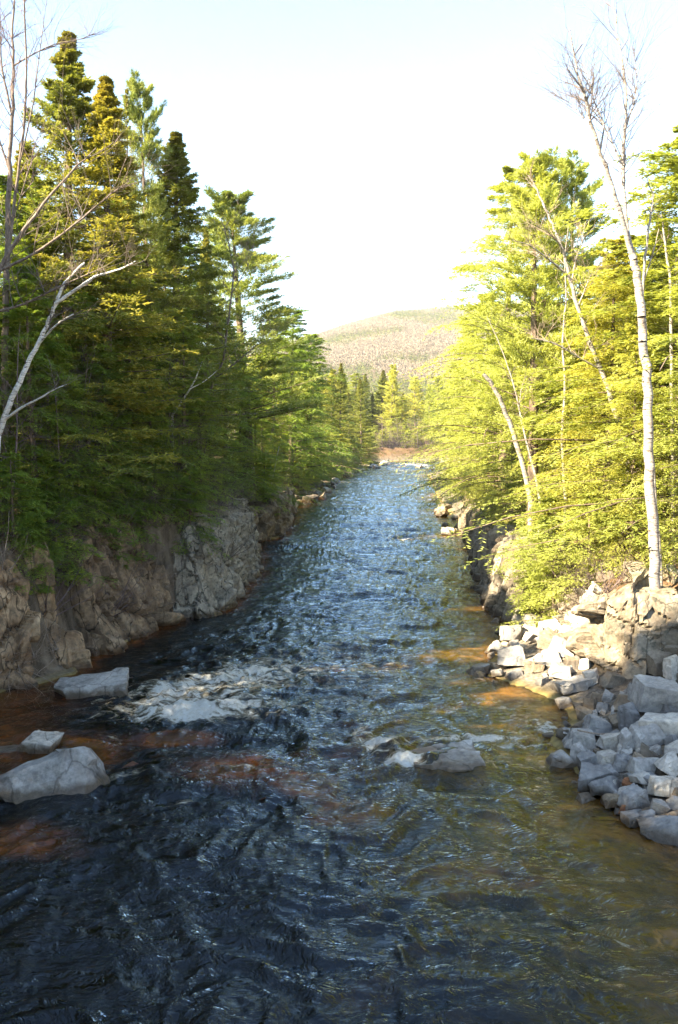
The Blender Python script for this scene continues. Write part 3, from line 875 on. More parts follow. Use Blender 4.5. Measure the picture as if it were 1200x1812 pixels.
# in the river
place_rock(796, 1340, 130, 60, PA, 'smooth pale boulder washed over by the current in mid river', 10, rot=5, flat=0.9, ext=1.7, cuts=20, z0=-0.57, sink=0.0)
place_rock(800, 1112, 40, 18, TN, 'low sandy rock barely breaking the water upstream of the boulder heap', 11, sink=0.4)
RK = [
 (1017, 1216, 72, 24, G, 'long pale grey slab lying beneath the rock outcrop at the waterside'),
 (1047, 1200, 32, 32, G, 'dark blue grey wedge standing under the big outcrop'),
 (1002, 1244, 36, 20, PA, 'cream wedge at the edge of the orange shallows'),
 (1047, 1250, 32, 28, TN, 'tan upright stone beside the orange shallows'),
 (1067, 1253, 28, 20, PA, 'small bright white oval stone in sun above the grey pile'),
 (1107, 1248, 55, 36, TN, 'tan sloping stone glowing in sun above the grey pile'),
 (1172, 1238, 100, 66, G, 'widest smooth grey slab at the top of the pile, right edge of the photo'),
 (1116, 1270, 52, 50, G, 'tall grey block with a dark split face leaning in the pile below the wide slab'),
 (1187, 1262, 34, 26, G, 'small rounded grey stone under the wide slab at the right edge'),
 (1172, 1292, 78, 46, G, 'pale fan shaped grey block at the right edge below the wide slab'),
 (1145, 1306, 70, 42, G, 'broad cracked grey boulder in the middle of the pile top'),
 (1110, 1314, 32, 48, G, 'narrow upright grey stone with a dark gap on its right'),
 (1152, 1333, 42, 18, G, 'thin grey slab tucked under the broad cracked boulder'),
 (1063, 1288, 62, 36, G, 'blue grey stone at the upper left of the pile with a branch over it'),
 (1028, 1311, 66, 38, PA, 'pale sloping boulder at the left corner of the pile with a dark side'),
 (1084, 1314, 42, 36, G, 'rough speckled grey stone left of the narrow upright one'),
 (1024, 1337, 42, 44, G, 'grey stone with a peaked top by the water at the left of the pile'),
 (991, 1350, 56, 38, G, 'half sunk blue grey rock standing in the water left of the pile'),
 (1040, 1353, 38, 42, G, 'rounded upright grey stone behind the half sunk rock'),
 (1072, 1346, 44, 36, G, 'square faced grey stone in the centre of the pile'),
 (1096, 1353, 32, 34, G, 'bright chipped grey stone in the centre of the pile'),
 (1113, 1350, 26, 24, PA, 'small pinkish white stone beside the bright chipped one'),
 (1140, 1361, 72, 38, G, 'low wide dark grey slab in the centre right of the pile'),
 (1186, 1356, 56, 50, G, 'rugged grey boulder at the right edge halfway down the pile'),
 (1052, 1383, 82, 44, G, 'big flat pale topped slab reaching to the water in mid pile'),
 (1076, 1396, 68, 34, G, 'long chisel shaped stone lying in front of the pale topped slab'),
 (1112, 1386, 22, 20, RU, 'tiny pinkish stone between larger grey blocks'),
 (1144, 1385, 48, 28, G, 'light grey three cornered slab in the lower pile'),
 (1178, 1398, 58, 42, PA, 'clean edged light block at the right edge of the lower pile'),
 (1125, 1415, 58, 44, G, 'angular grey boulder just behind the rusty stone'),
 (1034, 1420, 38, 26, G, 'rounded grey rock awash left of the lower pile'),
 (1086, 1421, 44, 24, TN, 'drowned greenish slab in front of the chisel shaped stone'),
 (1112, 1434, 36, 22, RU, 'rusty orange stone at the waterline of the lower pile'),
 (1165, 1430, 36, 28, G, 'small blunt grey stone right of the rusty one'),
 (1124, 1456, 46, 26, G, 'dark wet slab in front of the rusty stone'),
 (1150, 1446, 34, 26, G, 'pale tilted slab between the dark wet slab and the big triangular block'),
 (1178, 1468, 92, 58, G, 'biggest triangular grey block, lowest in the pile at the right edge'),
 (1196, 1421, 30, 28, G, 'shaded stone wedged at the right edge above the triangular block'),
 (1192, 1445, 30, 20, TN, 'brownish flat stone behind the peak of the triangular block'),
 (1160, 1505, 46, 16, TN, 'drowned tan slab just below the triangular block'),
 (906, 1123, 50, 38, G, 'tilted grey cube highest in the heap beside the upright slabby wall'),
 (879, 1147, 38, 28, PA, 'pale pointed stone at the upstream corner of the heap'),
 (909, 1165, 56, 42, G, 'bright faced tilted block at the centre of the upstream heap'),
 (968, 1166, 64, 38, G, 'wide triangular grey block over a dark gap at the waterside'),
 (992, 1146, 50, 40, G, 'tan sided block leaning behind the wide triangular one'),
 (946, 1131, 34, 20, PA, 'cream stone between the two tilted blocks'),
 (937, 1099, 56, 30, PA, 'white sunlit boulder at the foot of the slabby wall'),
 (994, 1117, 34, 20, PA, 'small brilliant white block in sun at the back of the heap'),
 (1027, 1096, 42, 26, PA, 'white wedge in sun just left of the big outcrop'),
 (971, 1112, 40, 18, G, 'dark flat stone between the white boulder and the white block'),
 (848, 1190, 56, 22, PA, 'flat lavender grey slab in the water farthest out from the heap'),
 (884, 1180, 28, 16, TN, 'brown wet stone between the flat slab and the heap'),
 (911, 1195, 32, 13, G, 'small flat wet stone in front of the bright faced block'),
 (877, 1100, 22, 14, PA, 'small pale stone at the foot of the upright wall by the water'),
 (994, 1190, 46, 28, G, 'rough rubble stone left of the dark blue grey wedge'),
 (934, 1118, 34, 20, G, 'grey slab under the cream stone'),
 (1012, 1178, 34, 30, TN, 'tan block against the base of the big outcrop'),
 (940, 1178, 26, 26, TN, 'narrow brown stone between two big blocks of the heap'),
 (1085, 1205, 40, 30, TN, 'shaded stone inside the hollow below the outcrop'),
 (1128, 1180, 46, 50, TN, 'tan upright prism under the right half of the outcrop'),
 (1168, 1172, 40, 60, TN, 'golden upright block wedged beneath the outcrop by the right edge'),
 (1196, 1185, 40, 50, PA, 'pale sunlit block at the right edge beneath the outcrop'),
 (1120, 1222, 40, 30, PA, 'pale pointed stone standing between the hollow and the wide slab'),
]
for i, (px, py, w, h, m, lb) in enumerate(RK):
    place_rock(px, py, w * 0.86, h * 0.92, m, lb, 300 + i, tilt=(random.uniform(-16, 16), random.uniform(-18, 18)), flat=0.95, group='boulders heaped on the right bank', cuts=1 + i % 3, sink=0.05, taper=0.35 if 'triangular' in lb or 'pointed' in lb or 'peaked' in lb else (1.0, 0.8, 0.65)[i % 3])

protos = [rock_mesh(900 + i, (1.0, 0.85, 0.65), 3) for i in range(7)]
for i, p in enumerate(protos): p.materials.append([G, PA, TN, G, TN, PA, G][i])


def small_rock(x, y, s, k, label, group, z=None, name='stone', sink=0.1, rz=None):
    o = link(name, protos[k % 7])
    o.scale = (s, s * random.uniform(0.8, 1.2), s * random.uniform(0.75, 1.15))
    o.rotation_euler = (random.uniform(-.5, .5), random.uniform(-.5, .5), random.uniform(0, 6.28))
    zz = tz(x, y) if z is None else z
    o.location = (x, y, zz + s * (0.33 - sink))
    tag(o, label, 'stone', group)
    return o


for i in range(170):
    y = random.uniform(19.5, 29); x = Rf(y) + random.uniform(-0.3, 6.5)
    small_rock(x, y, random.uniform(0.2, 0.6), i, 'loose grey or tan stone filling gaps in the boulder pile at lower right', 'loose stones in the right hand pile')
for i in range(48):
    y = random.uniform(31, 40.5); x = Rf(y) + random.uniform(-0.4, 2.6)
    small_rock(x, y, random.uniform(0.2, 0.6), i, 'loose pale stone among the heap by the upright slabby wall', 'loose stones in the upstream heap')
for i in range(26):
    y = random.uniform(34, 37.5); x = Rf(y) + random.uniform(2.2, 5.0)
    small_rock(x, y, random.uniform(0.5, 1.0), i * 3 + 1, 'sunlit pale block on the broken slope under the hanging hemlock', 'blocks on the sunlit broken slope')
for i in range(22):
    y = random.uniform(27, 33); x = random.uniform(11.8, 15.5)
    small_rock(x, y, random.uniform(0.4, 1.1), i * 3 + 1, 'sunlit stone on the leaf strewn slope around the tall birch', 'stones on the slope by the birch')
for i in range(34):
    y = random.uniform(100, 205); x = Lf(y) + random.uniform(-2.2, 2.5)
    small_rock(x, y, random.uniform(0.7, 2.2), i, 'pale shoreline rock on the far left bend of the river', 'rocks along the far left shore', z=0.0, sink=0.25)
for i in range(30):
    y = random.uniform(185, 226); x = random.uniform(Lf(y), min(Rf(y), Lf(y) + 25))
    small_rock(x, y, random.uniform(0.8, 2.4), 1 + (i % 2) * 4, 'whitish rock among the far rapids where the river bends', 'rocks in the far rapids', z=-0.1, sink=0.2)
for i in range(14):
    y = random.uniform(72, 100); x = Rf(y) + random.uniform(-1.5, 1.0)
    small_rock(x, y, random.uniform(0.6, 1.5), i * 3 + 1, 'grey shoreline rock beyond the ribbed wall, below the long hemlock bough', 'rocks along the far right shore', z=0.0, sink=0.2)
# drowned orange stones
for px, py, s, lb in [(268, 1306, 0.9, 'amber stone glowing under water just below the big foam'), (240, 1372, 1.0, 'red orange stone under water beside the foam streak right of the white boulder'), (270, 1340, 0.8, 'deep orange stone under water between the foam and the white boulder'), (15, 1530, 1.0, 'orange stone under water at the left edge'), (50, 1505, 0.7, 'yellowish stone under water near the left edge'), (400, 1420, 0.6, 'red brown stone under water in mid stream foreground'), (990, 1280, 0.7, 'amber stone in the sunlit shallows'), (1010, 1268, 0.5, 'orange stone in the sunlit shallows by the cream wedge'), (850, 985, 1.2, 'orange drowned rock at the foot of the ribbed wall'), (470, 1415, .6, 'dull red stone under mid stream water, right of the red brown one')]:
    c = at_z(px, py, -0.15)
    o = small_rock(c[0], c[1], s, 4, lb, 'orange stones under water', z=-0.12 - s * 0.33, name='stone')
    o.scale[2] = s * 0.5
    m_ = protos[4].copy(); m_.materials.clear(); m_.materials.append(RU); o.data = m_


# ------------------------------------------------------------------ trees
def norm(a):
    return a / np.maximum(np.linalg.norm(a, axis=-1, keepdims=True), 1e-9)


def conifer(seed, H, Rad, kind, nb, h0, leaf=0.15, twigs=20, leaves=13):
    """arrays for one conifer: trunk (with limbs) and crown"""
    r = np.random.default_rng(seed)
    # trunk
    nt = 14
    tzs = np.linspace(0, H, nt)
    bend = np.stack([0.012 * H * np.sin(tzs / H * 2.5 + seed), 0.012 * H * np.cos(tzs / H * 2.1 + seed * 2), tzs], 1)
    bend[:, :2] -= bend[0, :2]
    rad = 0.0135 * H * (1 - tzs / H) ** 0.85 + 0.012
    segs = [np.concatenate([bend[i], bend[i + 1], [rad[i], rad[i + 1]]]) for i in range(nt - 1)]
    TV, TF = tubes(segs, 8)
    # limbs
    hf = h0 + (1 - h0) * (np.arange(nb) + r.random(nb)) / nb
    hf = hf ** (0.78 if kind == 'spruce' else 0.92)
    hf = np.clip(hf, 0, 0.985)
    if kind == 'pine':
        hf = np.round(hf * 30) / 30 + r.normal(0, 0.008, nb)
    hf = np.clip(hf, 0, 0.98)
    az = np.arange(nb) * 2.39996 + r.normal(0, 0.5, nb)
    if kind == 'spruce':
        prof = np.where(hf > 0.75, (1 - hf) * 1.231, (1 - hf) ** 0.85)
        e0 = R(-8) + R(42) * hf ** 2 + r.normal(0, 0.08, nb)
        dr = 0.12 + 0 * hf
    elif kind == 'hemlock':
        prof = np.minimum((1 - hf) ** 0.62, 0.35 + 1.1 * (1 - hf)) * 0.95 + 0.06
        e0 = R(12) + R(30) * hf ** 2 + r.normal(0, 0.12, nb)
        dr = -0.34 + 0 * hf
    else:
        prof = np.clip((1 - hf) ** 0.55, 0, 1) * 0.9 + 0.12
        e0 = R(14) + R(38) * hf ** 2 + r.normal(0, 0.08, nb)
        dr = 0.02 + 0 * hf
    clump = 0.55 + 0.75 * (vnoise(np.stack([np.cos(az) * 2.6, np.sin(az) * 2.6, hf * 18], 1), seed) * 0.5 + 0.5)
    clump = 1 + (clump - 1) * np.clip((1 - hf) * 5, 0.1, 1)
    L = Rad * prof * clump * r.uniform(0.6, 1.2, nb)
    L[hf < h0 + 0.04] *= 0.75
    L = np.where((r.random(nb) < 0.09) & (hf > 0.2), L * 1.4, L)
    keep = r.random(nb) > (0.18 if kind != 'pine' else 0.05) * (hf < 0.8)
    hf, az, e0, dr, L = hf[keep], az[keep], e0[keep], dr[keep], L[keep]
    nb = len(hf)
    bx = np.interp(hf * H, tzs, bend[:, 0]); by = np.interp(hf * H, tzs, bend[:, 1])
    base = np.stack([bx, by, hf * H], 1)
    dirh = np.stack([np.cos(az), np.sin(az), 0 * az], 1)
    wob = r.normal(0, 0.10, (nb, 1))
    perp = np.stack([-np.sin(az), np.cos(az), 0 * az], 1)

    def limb(t):   # t (nb,k) -> pos, tangent
        Lc = L[:, None]
        hor = Lc * t * np.cos(e0)[:, None]
        ver = Lc * (t * np.sin(e0)[:, None] + dr[:, None] * t * t)
        pos = base[:, None, :] + dirh[:, None, :] * hor[..., None] + perp[:, None, :] * (wob * Lc * t * t)[..., None]
        pos[..., 2] += ver
        tan = dirh[:, None, :] * np.cos(e0)[:, None, None] + perp[:, None, :] * (2 * wob * t)[..., None]
        tan = tan + np.zeros(t.shape + (3,))
        tan[..., 2] += np.sin(e0)[:, None] + 2 * dr[:, None] * t
        return pos, norm(tan)

    tt = np.tile(np.linspace(0, 1, 5), (nb, 1))
    lp, _ = limb(tt)
    lr = (0.006 * H * (1 - hf)[:, None] * 0.35 + 0.006) * (1 - 0.8 * tt) * (L[:, None] / Rad + 0.3)
    ls = np.concatenate([lp[:, :-1], lp[:, 1:], lr[:, :-1, None], lr[:, 1:, None]], 2).reshape(-1, 8)
    LV, LF = tubes(ls, 4)
    parts = [(TV, TF), (LV, LF)]
    # dead lower limbs
    nd = int(26 * h0 * 2) if kind != 'hemlock' else 8
    if nd:
        dz = r.uniform(0.08, h0 + 0.12, nd) * H; da = r.uniform(0, 6.28, nd); dl_ = r.uniform(0.4, 1.0, nd) * Rad * 0.6
        p0 = np.stack([0 * dz, 0 * dz, dz], 1); p0[:, 0] += np.interp(dz, tzs, bend[:, 0]); p0[:, 1] += np.interp(dz, tzs, bend[:, 1])
        p1 = p0 + np.stack([np.cos(da) * dl_, np.sin(da) * dl_, -0.1 * dl_], 1)
        ds = [np.concatenate([p0, p1, np.full((nd, 1), 0.016), np.full((nd, 1), 0.004)], 1)]
        for q in range(3):
            f = r.uniform(0.3, 0.9, (nd, 1)); a0 = p0 + (p1 - p0) * f
            aa = da + r.choice([-1, 1], nd) * r.uniform(0.4, 0.9, nd)
            a1 = a0 + np.stack([np.cos(aa), np.sin(aa), r.normal(0, .2, nd)], 1) * (dl_ * 0.35)[:, None]
            ds.append(np.concatenate([a0, a1, np.full((nd, 1), 0.008), np.full((nd, 1), 0.003)], 1))
        parts.append(tubes(np.concatenate(ds), 3))
    WV, WF = join_np(parts)
    # twigs
    K = twigs
    t = np.sort(r.uniform(0.12 if kind != 'pine' else 0.2, 1.0, (nb, K)), 1)
    tp, tg = limb(t)
    side = np.where(np.arange(K) % 2 == 0, 1.0, -1.0)[None, :, None]
    latt = norm(np.cross(tg, np.array([0, 0, 1.0])))
    ang = R(52) if kind != 'pine' else R(38)
    tw = norm(tg * math.cos(ang) + side * latt * math.sin(ang) + r.normal(0, 0.16, (nb, K, 3)))
    if kind == 'hemlock': tw[..., 2] -= 0.12
    if kind == 'spruce': tw[..., 2] -= 0.22 * (1 - hf)[:, None]
    if kind == 'pine': tw[..., 2] += 0.30
    tl = L[:, None] * (0.40 if kind != 'pine' else 0.36) * (1.12 - 0.85 * t) * r.uniform(0.7, 1.2, (nb, K)) + 0.10 * np.clip((1 - hf) * 6, 0.25, 1)[:, None]
    # leaves on twigs
    Mn = leaves
    u = r.random((nb, K, Mn)) if kind != 'pine' else r.random((nb, K, Mn)) ** 0.6
    droop = -0.25 if kind == 'hemlock' else 0.0
    lp = tp[:, :, None, :] + tw[:, :, None, :] * (tl[:, :, None] * u)[..., None]
    lp[..., 2] += droop * tl[:, :, None] * u * u
    lp = lp + r.normal(0, 0.018 if kind != 'pine' else 0.03, lp.shape)
    up = np.array([0, 0, 1.0])
    twe = np.broadcast_to(tw[:, :, None, :], lp.shape)
    lat2 = norm(np.cross(twe, up))
    s2 = r.choice([-1.0, 1.0], lp.shape[:3])[..., None]
    if kind == 'hemlock':
        ld = norm(twe * 0.75 + s2 * lat2 * 0.65 + r.normal(0, 0.20, lp.shape)); jit = 0.35
    elif kind == 'spruce':
        ld = norm(twe * 0.75 + s2 * lat2 * 0.5 + r.normal(0, 0.38, lp.shape)); jit = 0.8
    else:
        ld = norm(twe * 0.9 + r.normal(0, 0.55, lp.shape)); jit = 1.0
    wn = norm(np.cross(ld, up + r.normal(0, jit, lp.shape)))
    ll = leaf * r.uniform(0.7, 1.4, lp.shape[:3])[..., None]
    ww = ll * (0.16 if kind != 'pine' else 0.075)
    a = lp - ld * ll * 0.1
    V = np.stack([a, lp + ld * ll * 0.45 + wn * ww, lp + ld * ll, lp + ld * ll * 0.45 - wn * ww], 3)
    V = V.reshape(-1, 3)
    tint = (0.5 + 0.33 * fbm(lp.reshape(-1, 3) * 0.9 + seed, 2, seed) + r.normal(0, 0.13, nb * K * Mn) + 0.22 * (np.broadcast_to(u, (nb, K, Mn)).ravel() - 0.5))
    tint = np.clip(np.repeat(tint, 4), 0, 1)
    br = np.zeros(nb * K * Mn)
    if kind == 'spruce':
        hz = np.broadcast_to(hf[:, None, None], (nb, K, Mn)).ravel()
        br = smooth(0.88, 0.99, hz) * 0.6 + 0.25 * (r.random(len(hz)) > 0.85)
    else:
        br = 0.6 * (r.random(nb * K * Mn) > 0.93)
    n4 = len(V) // 4
    return (WV, WF), (V, np.arange(n4 * 4).reshape(-1, 4), tint, np.repeat(br, 4))


class Proto: pass


def make_conifer(name, seed, H, Rad, kind, nb, h0, fol, leaf=0.15, twigs=20, leaves=13, bark='bark_dark'):
    w, f = conifer(seed, H, Rad, kind, nb, h0, leaf, twigs, leaves)
    p = Proto()
    p.name, p.H = name, H
    p.trunk = mesh_np('trunk', w[0], w[1], M[bark], True)
    p.crown = mesh_np('crown', f[0], f[1], M[fol], False, {'tint': f[2], 'brown': f[3]})
    return p


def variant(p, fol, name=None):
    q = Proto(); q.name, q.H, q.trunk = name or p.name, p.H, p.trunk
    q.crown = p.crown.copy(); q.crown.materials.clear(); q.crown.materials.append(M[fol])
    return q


SP = [make_conifer('spruce_tree', 11 + i, 20, 4.4, 'spruce', 230, h, 'fol_spruce', 0.125, 28, 20) for i, h in enumerate((0.04, 0.16, 0.08))]
HE = [make_conifer('hemlock_tree', 31 + i, 16, 5.0, 'hemlock', 200, h, 'fol_hemlock', 0.105, 32, 22) for i, h in enumerate((0.03, 0.08, 0.05))]
HG = [variant(h, 'fol_sunlit') for h in HE]  # same crowns, sunlight painted into the needle colour
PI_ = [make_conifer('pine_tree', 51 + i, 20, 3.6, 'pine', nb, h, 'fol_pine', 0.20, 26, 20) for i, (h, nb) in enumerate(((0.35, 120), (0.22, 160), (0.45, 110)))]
PG = [variant(p, 'fol_sunlit') for p in PI_]
HEs = [make_conifer('hemlock_tree', 71 + i, 5, 2.4, 'hemlock', 70, 0.02, 'fol_hemlock', 0.10, 24, 14) for i in range(2)]
HGs = [variant(h, 'fol_sunlit') for h in HEs]
SPd = make_conifer('spruce_tree', 91, 20, 3.1, 'spruce', 90, 0.25, 'fol_spruce', 0.15, 12, 7)


def plant(p, x, y, h, label, group=None, wid=1.0, rz=None, z=None, lean=(0, 0), cat=None):
    z = tz(x, y) - 0.15 if z is None else z
    e = bpy.data.objects.new(p.name, None)
    COL.objects.link(e)
    e.location = (x, y, z)
    s = h / p.H
    e.scale = (s * wid, s * wid, s)
    e.rotation_euler = (lean[0], lean[1], random.uniform(0, 6.28) if rz is None else rz)
    link('trunk', p.trunk, e)
    if p.crown is not None:
        link('crown', p.crown, e)
    tag(e, label, cat or p.name.replace('_', ' '), group)
    return e


def tree_px(p, px, Y, top, label, group=None, wid=1.0, **kw):
    while True:
        x = at_y(px, 700, Y)[0]
        if (px < 600 and x <= Lf(Y) - 2.2) or (px >= 600 and x >= Rf(Y) + 2.6) or Y > 150: break
        Y += 0.5
    z = tz(x, Y) - 0.15
    zt = at_y(px, top, Y)[2]
    return plant(p, x, Y, zt - z, label, group, wid, z=z, **kw)


# bare trees ---------------------------------------------------------------
def twigs_from(segs, p, d, length, rad, level, r, maxlev, up=0.25, nch=4, spread=0.6):
    n = 4 if level < maxlev else 3
    pos = np.array(p, float); dd = norm(np.array(d, float))
    pts = [pos.copy()]; dirs = [dd.copy()]
    for i in range(n):
        dd = norm(dd + np.array([r.gauss(0, .16), r.gauss(0, .16), r.gauss(0, .10) + up * 0.25]))
        q = pos + dd * length / n
        r0 = rad * (1 - i / n * 0.75); r1 = rad * (1 - (i + 1) / n * 0.75)
        segs.append(np.concatenate([pos, q, [r0, r1]]))
        pos = q; pts.append(pos.copy()); dirs.append(dd.copy())
    if level >= maxlev: return
    for k in range(nch):
        f = r.uniform(0.25, 1.0); i = min(int(f * n), n - 1)
        b = pts[i] + (pts[i + 1] - pts[i]) * (f * n - i)
        a = norm(np.cross(dirs[i], np.array([r.gauss(0, 1), r.gauss(0, 1), r.gauss(0, 1)])))
        nd = norm(dirs[i] * (1 - spread * 0.4) + a * spread)
        twigs_from(segs, b, nd, length * r.uniform(0.45, 0.72), rad * 0.42 * (1.1 - f * 0.4), level + 1, r, maxlev, up, nch, spread)


def bare_proto(name, seed, H, mat, stems=1, maxlev=3, nch=6, limbs=22, h0=0.3, lr=0.34):
    r = random.Random(seed)
    segs, thin = [], []
    for s in range(stems):
        lean = np.array([r.uniform(-.18, .18), r.uniform(-.18, .18)]) * (1 if stems > 1 else 0.5)
        hh = H * r.uniform(0.8, 1.0)
        pts = []
        n = 12
        for i in range(n + 1):
            f = i / n
            pts.append(np.array([lean[0] * hh * f + 0.015 * H * (math.sin(f * 5 + seed + s) - math.sin(seed + s)), lean[1] * hh * f + 0.015 * H * (math.cos(f * 4 + s) - math.cos(s)), hh * f]))
        rad = [0.010 * H * (1 - i / n) ** 0.8 / math.sqrt(stems) + 0.012 for i in range(n + 1)]
        for i in range(n): segs.append(np.concatenate([pts[i], pts[i + 1], [rad[i], rad[i + 1]]]))
        for k in range(limbs // stems):
            f = h0 + (1 - h0) * r.random() ** 0.9
            i = min(int(f * n), n - 1)
            b = pts[i] + (pts[i + 1] - pts[i]) * (f * n - i)
            a = r.uniform(0, 6.28)
            twigs_from(thin, b, (math.cos(a), math.sin(a), r.uniform(0.3, 1.1)), H * lr * (1.15 - f) * r.uniform(0.6, 1.1), rad[i] * 0.45 + 0.004, 1, r, maxlev, 0.3, nch)
    V, Fq = join_np([tubes(segs, 8), tubes(thin, 3)])
    p = Proto(); p.name, p.H = name, H
    p.trunk = mesh_np('trunk', tubes(segs, 8)[0], tubes(segs, 8)[1], M[mat], True)
    tv, tf_ = tubes(thin, 3)
    p.crown = mesh_np('crown', tv, tf_, M[mat if mat != 'bark_birch' else 'bark_grey'], True)
    return p


BT = [bare_proto('bare_tree', 5, 15, 'bark_grey', 1, 3, 5, 26, 0.25), bare_proto('bare_tree', 6, 15, 'bark_pink', 2, 3, 5, 26, 0.3), bare_proto('bare_tree', 8, 15, 'bark_grey', 3, 3, 5, 26, 0.35)]
BB = [bare_proto('birch_tree', 15, 13, 'bark_birch', 1, 3, 5, 18, 0.4), bare_proto('birch_tree', 16, 13, 'bark_birch', 2, 3, 5, 20, 0.35)]


def shrub_proto(seed, mat, H=2.2):
    r = random.Random(seed)
    st, th_ = [], []
    for k in range(9):
        a = r.uniform(0, 6.28); e = r.uniform(0.2, 1.2)
        twigs_from(st, (r.gauss(0, .12), r.gauss(0, .12), 0), (math.cos(a) * (1.3 - e), math.sin(a) * (1.3 - e), e), H * r.uniform(0.6, 1.1), 0.022, 1, r, 1, 0.2, 0)
        twigs_from(th_, (r.gauss(0, .12), r.gauss(0, .12), 0.1), (math.cos(a + .5) * (1.3 - e), math.sin(a + .5) * (1.3 - e), e), H * r.uniform(0.6, 1.05), 0.014, 1, r, 3, 0.1, 6, 0.75)
    p = Proto(); p.name, p.H = 'bare_shrub', H
    a, b = tubes(st, 5), tubes(th_, 3)
    p.trunk = mesh_np('stems', a[0], a[1], M[mat], True)
    p.crown = mesh_np('twigs', b[0], b[1], M[mat], True)
    return p


SH = [shrub_proto(3, 'bark_grey'), shrub_proto(4, 'bark_pink'), shrub_proto(9, 'dead_wood')]


def shrub(p, x, y, h, label, group, lean=(0, 0), z=None):
    e = bpy.data.objects.new('bare_shrub', None); COL.objects.link(e)
    e.location = (x, y, (tz(x, y) - 0.1) if z is None else z)
    s = h / p.H; e.scale = (s, s, s)
    e.rotation_euler = (lean[0], lean[1], random.uniform(0, 6.28))
    link('stem', p.trunk, e); link('twigs', p.crown, e)
    tag(e, label, 'shrub', group)
    return e


# custom birches drawn as skeletons: strokes = [(Y, [(px,py),...], r0, r1)], twigs grow from the listed strokes
def skeleton_tree(name, label, strokes, bark, twig_mat, seed, twig_n=40, twig_len=1.6, maxlev=2, cat=None, up=0.3, group=None, only=None):
    r = random.Random(seed)
    segs, thin = [], []
    base = at_y(*strokes[0][1][0], strokes[0][0])
    gz = tz(base[0], base[1]) - 0.2
    foot = None
    if base[2] > gz + 0.1:
        foot = np.array([base[0], base[1], gz])
    if 0: print('SKEL', label[:30], base.round(1), round(gz, 1), 'dl', round(float(Lf(base[1])) - base[0], 1), 'dr', round(base[0] - float(Rf(base[1])), 1))
    org = np.array([base[0], base[1], base[2]])
    if foot is not None: segs.append(np.concatenate([foot - org, [0, 0, 0], [strokes[0][2] * 1.25, strokes[0][2]]]))
    samples = []
    for si, st in enumerate(strokes):
        Y, pts, r0, r1 = st[:4]
        pts = list(pts)
        if samples:
            sm = min(samples, key=lambda q: (q[0] - pts[0][0]) ** 2 + (q[1] - pts[0][1]) ** 2)
            pts[0] = (sm[0], sm[1]); Y = sm[2]
        dy = st[4] if len(st) > 4 else 0.0
        W = [at_y(px, py, Y + dy * i / max(1, len(pts) - 1)) - org for i, (px, py) in enumerate(pts)]
        for i in range(len(pts) - 1):
            for f in np.linspace(0, 1, 13):
                samples.append((pts[i][0] + (pts[i + 1][0] - pts[i][0]) * f, pts[i][1] + (pts[i + 1][1] - pts[i][1]) * f, Y + dy * (i + f) / max(1, len(pts) - 1)))
        # refine
        S = np.linspace(0, len(W) - 1, (len(W) - 1) * 4 + 1)
        A = np.array(W)
        Q = np.stack([np.interp(S, np.arange(len(W)), A[:, k]) for k in range(3)], 1)
        k3 = Q.copy(); k3[1:-1] = (Q[:-2] + 2 * Q[1:-1] + Q[2:]) / 4; Q = k3
        Q[1:-1] += np.array([[r.gauss(0, 1), r.gauss(0, 1), 0] for _ in range(len(Q) - 2)]) * r0 * 0.16
        rr = np.linspace(r0, r1, len(Q))
        for i in range(len(Q) - 1): segs.append(np.concatenate([Q[i], Q[i + 1], [rr[i], rr[i + 1]]]))
        if only is None or si in only:
            for k in range(twig_n):
                i = r.randrange(max(1, int(len(Q) * 0.25)), len(Q) - 1)
                a = r.uniform(0, 6.28)
                d0 = norm(Q[i + 1] - Q[i])
                dd = norm(d0 * 0.8 + np.array([math.cos(a), math.sin(a), 0.25]))
                twigs_from(thin, Q[i], dd, twig_len * r.uniform(0.5, 1.1), min(rr[i] * 0.4, 0.016) + 0.006, 1, r, maxlev, up, 5)
    e = bpy.data.objects.new(name, None); COL.objects.link(e)
    e.location = org
    a = tubes(segs, 9)
    link('trunk', mesh_np('trunk', a[0], a[1], M[bark], True), e)
    if thin:
        b = tubes(thin, 3)
        link('crown', mesh_np('crown', b[0], b[1], M[twig_mat], True), e)
    tag(e, label, cat or name.replace('_', ' '), group)
    return e


# ---- right bank key birches
skeleton_tree('birch_tree', 'tall slender white birch standing on the right outcrop and reaching the top of the photo', [
    (31, [(1160, 1042), (1155, 950), (1150, 850), (1147, 750), (1143, 650), (1136, 560), (1128, 490), (1118, 450)], 0.20, 0.13),
    (31, [(1118, 450), (1100, 385), (1080, 320), (1062, 270), (1047, 225), (1040, 185), (1032, 160), (1018, 115), (1008, 50)], 0.095, 0.022, -1.5),
    (31, [(1120, 455), (1108, 400), (1104, 330), (1102, 290), (1106, 230), (1108, 165), (1098, 90), (1088, 30), (1082, -30)], 0.085, 0.026, 1.5),
    (31, [(1062, 270), (1070, 220), (1052, 180), (1040, 130), (1030, 110)], 0.035, 0.008, 0.5),
    (31, [(1100, 300), (1085, 255), (1064, 215), (1040, 180), (1010, 170)], 0.04, 0.008, 0.5),
    (31, [(1106, 230), (1124, 175), (1128, 140), (1120, 80)], 0.035, 0.008, 0.8),
    (31, [(1047, 225), (1030, 205), (1012, 185), (990, 172)], 0.02, 0.005, 0.5)], 'bark_birch', 'bark_grey', 5, 26, 1.9, 2, up=0.35, only=(1, 2, 3, 4, 5, 6))
